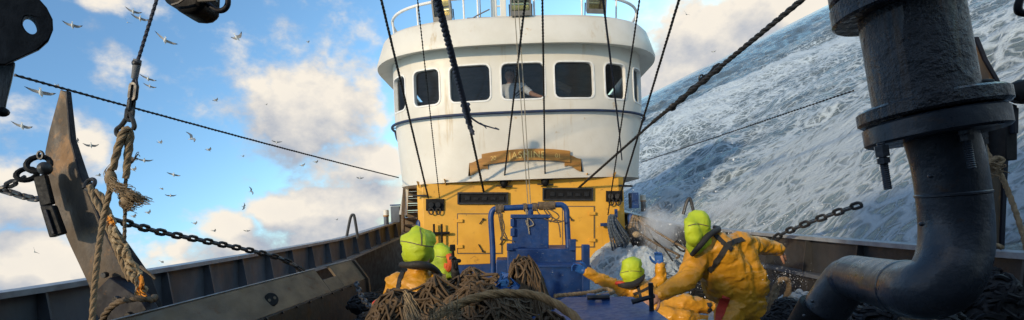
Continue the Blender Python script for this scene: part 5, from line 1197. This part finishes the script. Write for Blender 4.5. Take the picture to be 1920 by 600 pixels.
# ------------------------------------------------------------------ coils and gear at the right of the deckhouse
t = thing('rope_coil', 'blue grey rope coil hung on the right end of the yellow deckhouse', 'rope coil', P(1150,400,9.4))
for k in range(10):
    a = k/9; x0 = 1142+a*8; x1 = 1158+a*38+random.uniform(-4,4); yb = 478+a*24+random.uniform(-6,8); d = 9.36-.02*(k%3)
    b = MB(); b.rope(resample(cr([P(x0,404,d),P(x0-2+a*4,425+random.uniform(-3,3),d-.03),P((x0+x1)/2-3,455,d-.05),P(x1-6,yb-8,d-.04),P(x1+2,yb,d),P(x1+3,yb-18,d+.03),P((x0+x1)/2+8,448,d+.04),P(x0+8,415,d+.04),P(x0+2,402,d+.02)],8), .03), .020, n=9); b.build('turn', M['rope_blue'], t)
t = thing('rope_coil', 'brown rope coil hung at the corner of the deckhouse beside the blue grey one', 'rope coil', P(1188,405,9.3))
for k in range(9):
    a = k/8; d = 9.2-.03*(k%3); x0 = 1186+a*8; x1 = 1196+a*26+random.uniform(-5,5); yb = 446+a*30+random.uniform(-12,10)
    b = MB(); b.rope(resample(cr([P(x0,404,d),P(x0-8+a*10,428,d),P(x1-14,yb-10,d),P(x1,yb,d),P(x1+8+a*8,yb-14,d),P(x0+18+a*10,424,d),P(x0+6,406,d)],8), .03), .016, n=9, closed=False); b.build('turn', M['rope' if k%3 else 'rope_dark'], t)
b = MB(); b.tube([P(1184,428,9.1),P(1190,440,9.05),P(1196,455,9.05),P(1201,470,9.1)], lambda i,tt: (.05,.10,.11,.06)[i], 10); b.build('bundle', M['net_wet'], t)
b = MB(); b.ball(P(1193,440,8.98), (.07,.05,.06), 10, 8); b.build('knot', M['rope_pale'], t)
for k, (pts, m, r, lab) in enumerate(([[ (1186,404,9.2),(1215,424,8.9),(1250,446,8.4),(1292,470,7.6)],'rope',.022,'tan rope stretched from the brown coil to the bent man, upper one'], [[(1190,430,9.2),(1212,446,8.8),(1240,462,8.3),(1272,478,7.9),(1268,484,7.8)],'rope_dark',.022,'brown rope ends trailing from the coil over the foam'],
        [[(1265,456,8.1),(1270,452,8.0),(1280,462,7.9),(1286,470,7.8),(1278,470,7.8),(1266,460,8.0)],'wire',.018,'black loop of rope on the tan stretched rope'], [[(1200,440,9.0),(1222,470,8.8),(1232,462,8.8),(1215,430,8.9)],'wire',.016,'black rope bight hanging below the brown coil'], [[(1225,448,8.6),(1245,466,8.2),(1262,490,7.8)],'wire',.014,'black rope end hanging over the foam by the raised glove'])):
    b = MB(); b.rope(resample(cr([P(*p) for p in pts],8), .03), r, n=9); single(b, 'rope', M[m], lab, 'rope')
def heap(lab, pts, rx, rz, n, m, r, cat='net heap', L=.35):
    b = MB()
    for k in range(n):
        c = Vector(pts[random.randrange(len(pts))]); th = random.uniform(0,2*PI); ph = random.uniform(-.2,1.3); q = []
        for i in range(9):
            th += random.gauss(.35,.35)*L*3; ph += random.gauss(0,.18); rr = .9+.15*noise.noise(Vector((th*2,ph*3,k)))
            q.append(c+Vector((math.cos(th)*math.cos(ph)*rx*rr, math.sin(th)*math.cos(ph)*rx*rr, math.sin(ph)*rz*rr)))
        b.tube(cr(q,3), r, 5)
    t = thing('net_heap', lab, cat, pts[0])
    b.build('strands', m, t, kind='stuff')
    for c in pts: b = MB(); b.ball(c, (rx*.86, rx*.86, rz*.86), 14, 9); b.build('heart', M['net_wet'], t)
    return t
heap('black wet net heap on the deck between the yellow leg and the grey pipe', [P(1478,590,3.3),P(1500,602,3.2),P(1462,612,3.3)], .12, .11, 100, M['net_wet'], .008)
heap('black wet rope heap under the level run of the grey pipe', [P(1640,620,2.3),P(1700,610,2.1),P(1590,630,2.5)], .22, .13, 130, M['net_wet'], .010)
heap('black wet rope bundle to the right of the pipe bend', [P(1868,575,2.1),P(1845,620,2.1)], .10, .16, 70, M['net_wet'], .010)
heap('dark wet gear on the flooded deck behind the fallen man', [P(1322,542,6.6),P(1345,560,6.6),P(1312,560,6.7)], .16, .15, 60, M['net_wet'], .012)
heap('dark tangle of net and chain at the left of the crew', [P(688,572,4.9),P(708,606,4.3)], .20, .12, 60, M['net_wet'], .010)
t = thing('tan_rope_bight', 'thick tan rope bight standing out of the foam right of the bent man', 'rope', P(1455,560,4.6))
for k in range(4):
    b = MB(); b.rope(resample(cr([P(1432+k*3,610,4.5),P(1442+k*3,572,4.55),P(1452+k*3,540-k*2,4.6+.03*k),P(1464+k*2,523,4.62),P(1476+k,528,4.66),P(1480-k,545,4.7),P(1470-k*2,572,4.7)],8), .02), .022, n=10); b.build('strand', M['rope'], t)
b = MB(); b.rope(resample(cr([P(1425,566,4.4),P(1440,560,4.5),P(1430,575,4.4),P(1415,590,4.3)],8), .02), .02, n=10); b.build('strand', M['rope'], t)
b = MB(); b.rope(resample(cr([P(1690,605,1.75),P(1720,598,1.75),P(1745,604,1.75),P(1760,616,1.75)],8), .015), .02, n=10); single(b, 'rope', M['rope_dark'], 'brown rope end below the grey pipe at the bottom edge', 'rope')
b = MB(); b.rope(resample(cr([P(1040,555,4.9),P(1110,548,5.2),P(1135,542,5.4),P(1150,548,5.3),P(1120,556,5.0),P(1100,560,4.9)],8), .02), .022, n=10); single(b, 'rope', M['rope'], 'tan rope lying on the deck behind the blue hatch', 'rope')

# ------------------------------------------------------------------ water on the deck and spray
def deck_water():
    nx, ny = 150, 330; X, Yy = np.meshgrid(np.linspace(.45,3.02,nx), np.linspace(2.6,13,ny))
    hw = np.interp(Yy, [s[0] for s in STA], [s[1] for s in STA])-.035; X = np.minimum(X, hw)
    h = .05+.07*sstep(Yy,3.8,5.6)*sstep(X,.6,1.3)+.60*sstep(Yy,6.7,9.0)*sstep(X,.7,1.9)
    n = fbm(X*1.6, Yy*1.2, 5, .55); n2 = fbm(X*6+4, Yy*6, 4, .6)
    h = h+.24*n*(.25*sstep(Yy,3.8,5.5)+.75*sstep(Yy,6.4,8))+.05*n2+.05*(1-np.abs(fbm(X*4,Yy*4,3,.6))*2)*sstep(Yy,4,6)
    h = h+(.46+.30*n)*np.exp(-((X-2.6)/.55)**2-((Yy-4.8)/.8)**2)
    h *= sstep(X,.45,.8)*.9+.1
    foam = .38+.42*sstep(Yy,3.6,5.2)+.3*n
    Z = DECK-.03+h; co = np.stack([X,Yy,Z],-1).reshape(-1,3)
    f = [(j*nx+i, j*nx+i+1, (j+1)*nx+i+1, (j+1)*nx+i) for j in range(ny-1) for i in range(nx-1)]
    me = bpy.data.meshes.new('deck_water'); me.from_pydata(co.tolist(), [], f)
    at = me.attributes.new('foam','FLOAT','POINT'); at.data.foreach_set('value', np.clip(foam,0,1).ravel().astype(np.float32))
    me.polygons.foreach_set('use_smooth', [True]*len(f)); me.materials.append(M['sea'])
    o = bpy.data.objects.new('deck_water', me); COL.objects.link(o); o['kind'] = 'structure'; o['_org'] = (0,0,0)
deck_water()
M['drop'] = mat('white_water_drops', (.80,.83,.86), (.72,.76,.80), .25, .4, bump=0)
def drops(lab, clusters):
    b = MB()
    for (px,py,d,sx,sy,sd_,n,r) in clusters:
        for k in range(n):
            a = random.gauss(0,1); c = P(px+a*sx, py+random.gauss(0,1)*sy-abs(random.gauss(0,.3))*sy, d+random.gauss(0,sd_)); q = r*.42*(.35+random.expovariate(1.8))
            e = Vector((random.gauss(0,.6),random.gauss(0,.6),1)).normalized(); s = q*random.uniform(1,2.4); u = e.orthogonal()*q; v = e.cross(u)
            b.add([c+e*s, c+u, c+v, c-u, c-v, c-e*s], [(0,1,2),(0,2,3),(0,3,4),(0,4,1),(5,2,1),(5,3,2),(5,4,3),(5,1,4)])
    o = b.build('sea_spray', M['drop'], None, kind='stuff'); o['label'] = lab; return o
drops('flying white drops of the wave breaking over the right bulwark', [(1255,440,8.6,42,30,.5,4200,.0042),(1400,420,6.6,70,20,.4,500,.006),(1560,400,5.6,60,18,.4,250,.005),(1470,530,4.6,24,12,.2,420,.003),(1450,515,5.0,40,14,.3,150,.0025),(1160,512,7.5,40,8,.3,260,.007),(1290,520,6.4,30,18,.3,260,.006),(1370,500,5.8,50,30,.3,150,.005),(1480,372,9,120,50,1.5,500,.008)])
def mist(px, py, d, rad, dens, lab, seed):
    c = P(px,py,d); m = bpy.data.materials.new('spray_mist'); m.use_nodes = True; t = NB(m.node_tree); t.n.remove(t.n['Principled BSDF'])
    vol = t.n.new('ShaderNodeVolumePrincipled'); tcn = t.n.new('ShaderNodeTexCoord'); v = tcn.outputs['Object']
    vol.inputs['Color'].default_value = (.93,.95,.97,1); vol.inputs['Anisotropy'].default_value = .1
    L = t.vec('LENGTH', t.vec('MULTIPLY', v, (1/rad[0],1/rad[1],1/rad[2])))
    n1, _ = t.noise(t.vec('ADD', v, (seed,seed*2,0)), 1.5/max(.5,min(rad)), 5, .62)
    k = t.math('SUBTRACT', t.math('MULTIPLY_ADD', n1, 2.4, -.65), L)
    t.l.new(t.math('MULTIPLY', t.rng(k, 0, .55), dens), vol.inputs['Density']); t.l.new(vol.outputs[0], t.n['Material Output'].inputs['Volume'])
    b = MB(); b.ball((0,0,0), rad, 20, 12); o = bpy.data.objects.new('spray_mist', b.mesh('spray_mist', m)); COL.objects.link(o); o.location = c; o['kind'] = 'stuff'; o['label'] = lab
mist(1245,440,9.0,(1.1,1.0,.85),3.2,'white burst of spray at the right corner of the deckhouse',1.0)
mist(1420,400,8.3,(1.9,1.2,.6),3.5,'white water leaping along the right bulwark',2.0)
mist(1570,350,8.0,(1.8,1.4,.8),2.0,'drifting spray over the sea beyond the right chain',3.0)

# ------------------------------------------------------------------ gulls
def wing_pts(sg, up1, up2, sweep, fold=1.0):
    """root, elbow, wrist, tip stations: (span, back, height, chord)"""
    st = [(.05,.0,.0,.20),(.24*fold,-.05,.24*up1,.19),(.38*fold,-.02+sweep*.2,.24*up1+.14*up2,.16),(.52*fold,.05+sweep*.6,.24*up1+.28*up2,.11),(.66*fold,.14+sweep,.24*up1+.40*up2,.012)]
    return [(sg*x, y, z, c) for x,y,z,c in st]
def wing_mesh(b, sg, up1, up2, sweep, fold):
    w = wing_pts(sg, up1, up2, sweep, fold); vs = []
    for x,y,z,c in w: c *= 1.25; vs += [(x,-y+c*.45,z),(x,-y+c*.1,z+.016*min(1,c*8)),(x,-y-c*.55,z),(x,-y+c*.1,z-.006)]
    n = len(w)
    for i in range(n-1):
        o = i*4; b.cur = 2 if i >= n-2 else 1
        b.add([vs[o+k] for k in range(4)]+[vs[o+4+k] for k in range(4)], [(k,(k+1)%4,(k+1)%4+4,k+4) for k in range(4)])
    b.cur = 0
def gull_body(b):
    b.cur = 0; b.sweep([(0,.27,.0),(0,.22,.012),(0,.17,.008),(0,.08,-.012),(0,-.05,-.015),(0,-.16,.0),(0,-.22,.006)], lambda i,t: [(math.cos(a)*r, math.sin(a)*r*1.05) for r in [(.014,.042,.042,.082,.080,.044,.022)[i]] for a in [2*PI*k/8 for k in range(8)]])
    b.add([(-.015,-.19,.006),(.015,-.19,.006),(.065,-.33,.004),(0,-.34,.01),(-.065,-.33,.004),(0,-.2,-.008)], [(0,1,2,3,4),(5,2,1),(5,3,2),(5,4,3),(5,0,4)])
    b.cur = 3; b.sweep([(0,.262,.0),(0,.30,-.004),(0,.315,-.012)], lambda i,t: [(math.cos(a)*r, math.sin(a)*r) for r in [(.011,.007,.002)[i]] for a in [2*PI*k/5 for k in range(5)]]); b.cur = 0
GM = [M['gull_white'],M['gull_grey'],M['gull_dark'],M['gull_bill']]
gulls = [ # px, py, span in px, heading deg (in picture plane), bank, up1, up2, label
 (136,48,28,150,20,.3,-.1,'gull in open blue sky above the upper left, nearest the black eye plate'),(250,22,24,160,25,.3,.0,'upper one of the two close gulls left of the hanging wire at the top'),(263,35,26,155,25,.2,-.2,'lower one of the two close gulls left of the hanging wire at the top'),
 (239,42,13,120,40,.6,.5,'small gull just below the close pair left of the hanging wire'),(310,76,36,140,30,.35,.05,'large dark winged gull right of the hanging wire near the top'),(444,70,28,10,-15,.2,.2,'gull flying alone at the top, right of the black hook'),
 (577,79,11,40,10,.5,.2,'tiny gull above the big white cloud'),(77,174,44,170,15,.25,-.15,'largest gull, left of the left post tip below the sloping wire'),(107,162,24,20,10,.4,.1,'gull just behind the tip of the left post'),
 (42,237,31,165,20,.2,-.1,'gull near the left edge, left of the left post'),(278,148,27,170,20,.25,-.2,'upper of two gulls right of the shackle links'),(281,162,19,170,20,.2,-.1,'lower of two gulls right of the shackle links'),
 (404,188,16,0,-10,.2,.1,'small gull over the blue left of the big white cloud, above the sloping wire'),(499,196,8,0,0,.3,.2,'speck of a gull at the upper left edge of the big white cloud'),(360,260,24,80,60,.7,.3,'white gull banking upright just under the sloping wire'),
 (391,281,18,0,-10,.3,.1,'gull just below and right of the banking one'),(300,267,17,10,-10,.3,.0,'gull right of the tan rope top, below the wire'),(519,267,16,180,5,.5,.0,'dark gull in front of the lower part of the big cloud, under the wire'),
 (455,293,10,0,0,.3,.2,'tiny gull left of the big cloud under the wire'),(171,273,21,175,5,.15,-.2,'gull between the left post and the tan rope'),(143,265,18,10,-20,.3,.1,'gull against the right edge of the left post'),
 (271,301,26,175,10,.15,-.05,'gull with level wings right of the frayed knot'),(250,318,20,0,-10,.3,.1,'gull touching the frayed rope, below the level winged one'),(326,328,22,170,20,.3,-.3,'gull with drooped wings in the blue right of the frayed knot'),
 (303,354,14,0,0,.2,.0,'small gull right of the lower frayed knot, upper of two'),(320,367,17,170,5,.15,-.1,'small gull right of the lower frayed knot, lower of two'),(185,329,16,10,-15,.3,.0,'small gull between the left post flange and the tan rope'),
 (277,399,18,20,-15,.4,.2,'gull just above the left chain, right one'),(250,406,19,20,-15,.4,.1,'gull just above the left chain, left one'),(471,359,15,90,60,.8,.4,'gull with raised wings left of the grey cloud'),
 (457,388,14,60,70,.5,.1,'dark gull diving left of the grey cloud'),(365,419,15,0,-10,.3,.1,'gull above the left chain at its middle'),(401,433,15,20,-10,.3,.1,'gull just above the right half of the left chain'),
 (463,433,11,180,5,.2,.1,'tiny dark gull above the right end of the left chain'),(303,491,17,0,0,.15,.1,'gull below the left chain over the bulwark'),(65,472,16,150,50,.5,.3,'dark gull low at the left, left of the left post foot'),
 (567,310,13,10,-20,.3,.2,'gull by the wire in front of the big cloud, left one'),(592,304,15,0,-5,.2,.2,'gull by the wire in front of the big cloud, right one'),(675,334,13,180,5,.2,.0,'small gull close to the wheelhouse left of the wire end'),
 (631,412,9,30,-10,.4,.2,'speck of a gull over the cloud left of the pipe hoop'),(1287,27,13,70,50,.6,.2,'gull at the top right of the wheelhouse'),(1338,97,8,0,0,.3,.1,'speck of a gull over the pale cloud right of the wheelhouse'),(1427,88,8,60,40,.4,.1,'speck of a gull over the sea horizon on the right')]
for (px,py,sp,hd,bk,u1,u2,lab) in gulls:
    d = 1.14*F/sp; c = P(px,py,d); rnd = random.Random(px*7+py)
    # heading in the picture plane, turned partly away, wings spread towards the viewer's plane
    h = R(hd+rnd.uniform(-12,12)); side = 1 if math.cos(h) >= 0 else -1
    f = Vector((side*.55, .78, .12*math.sin(h))).normalized() if abs(math.sin(h)) < .8 else Vector((.35*side,.5,.75)).normalized()
    rot = Matrix((f.cross(Vector((0,0,1))).normalized(), f, f.cross(Vector((0,0,1))).normalized().cross(f))).transposed()
    rot = rot @ Matrix.Rotation(R(-rnd.uniform(25,55)),3,'X') @ Matrix.Rotation(R(bk*rnd.uniform(.7,1.2)),3,'Y'); sw = rnd.uniform(.02,.12); fo = rnd.uniform(.9,1.05)
    mtx = Matrix.Translation(c) @ rot.to_4x4()
    if sp >= 20:
        t = thing('gull', lab, 'gull', c, 'gulls wheeling over the ship'); t['_org'] = (0,0,0)
        b = MB(); gull_body(b); b.build('body', GM, t)
        for sg in (-1,1): b = MB(); wing_mesh(b, sg, u1, u2, sw, fo); b.build('wing', GM, t)
        t.matrix_basis = mtx
    else:
        b = MB(); gull_body(b)
        for sg in (-1,1): wing_mesh(b, sg, u1, u2, sw, fo)
        o = bpy.data.objects.new('gull', b.mesh('gull', GM)); COL.objects.link(o); tag(o, lab, 'gull', 'gulls wheeling over the ship'); o.matrix_basis = mtx

# ------------------------------------------------------------------ heel the ship: from its own frame into the level world
for o in list(COL.objects):
    if o.parent is None and o.type not in ('CAMERA','LIGHT') and '_world' not in o: o.matrix_basis = Q @ o.matrix_basis
for o in list(COL.objects):
    for k in ('_org','_world'):
        if k in o: del o[k]
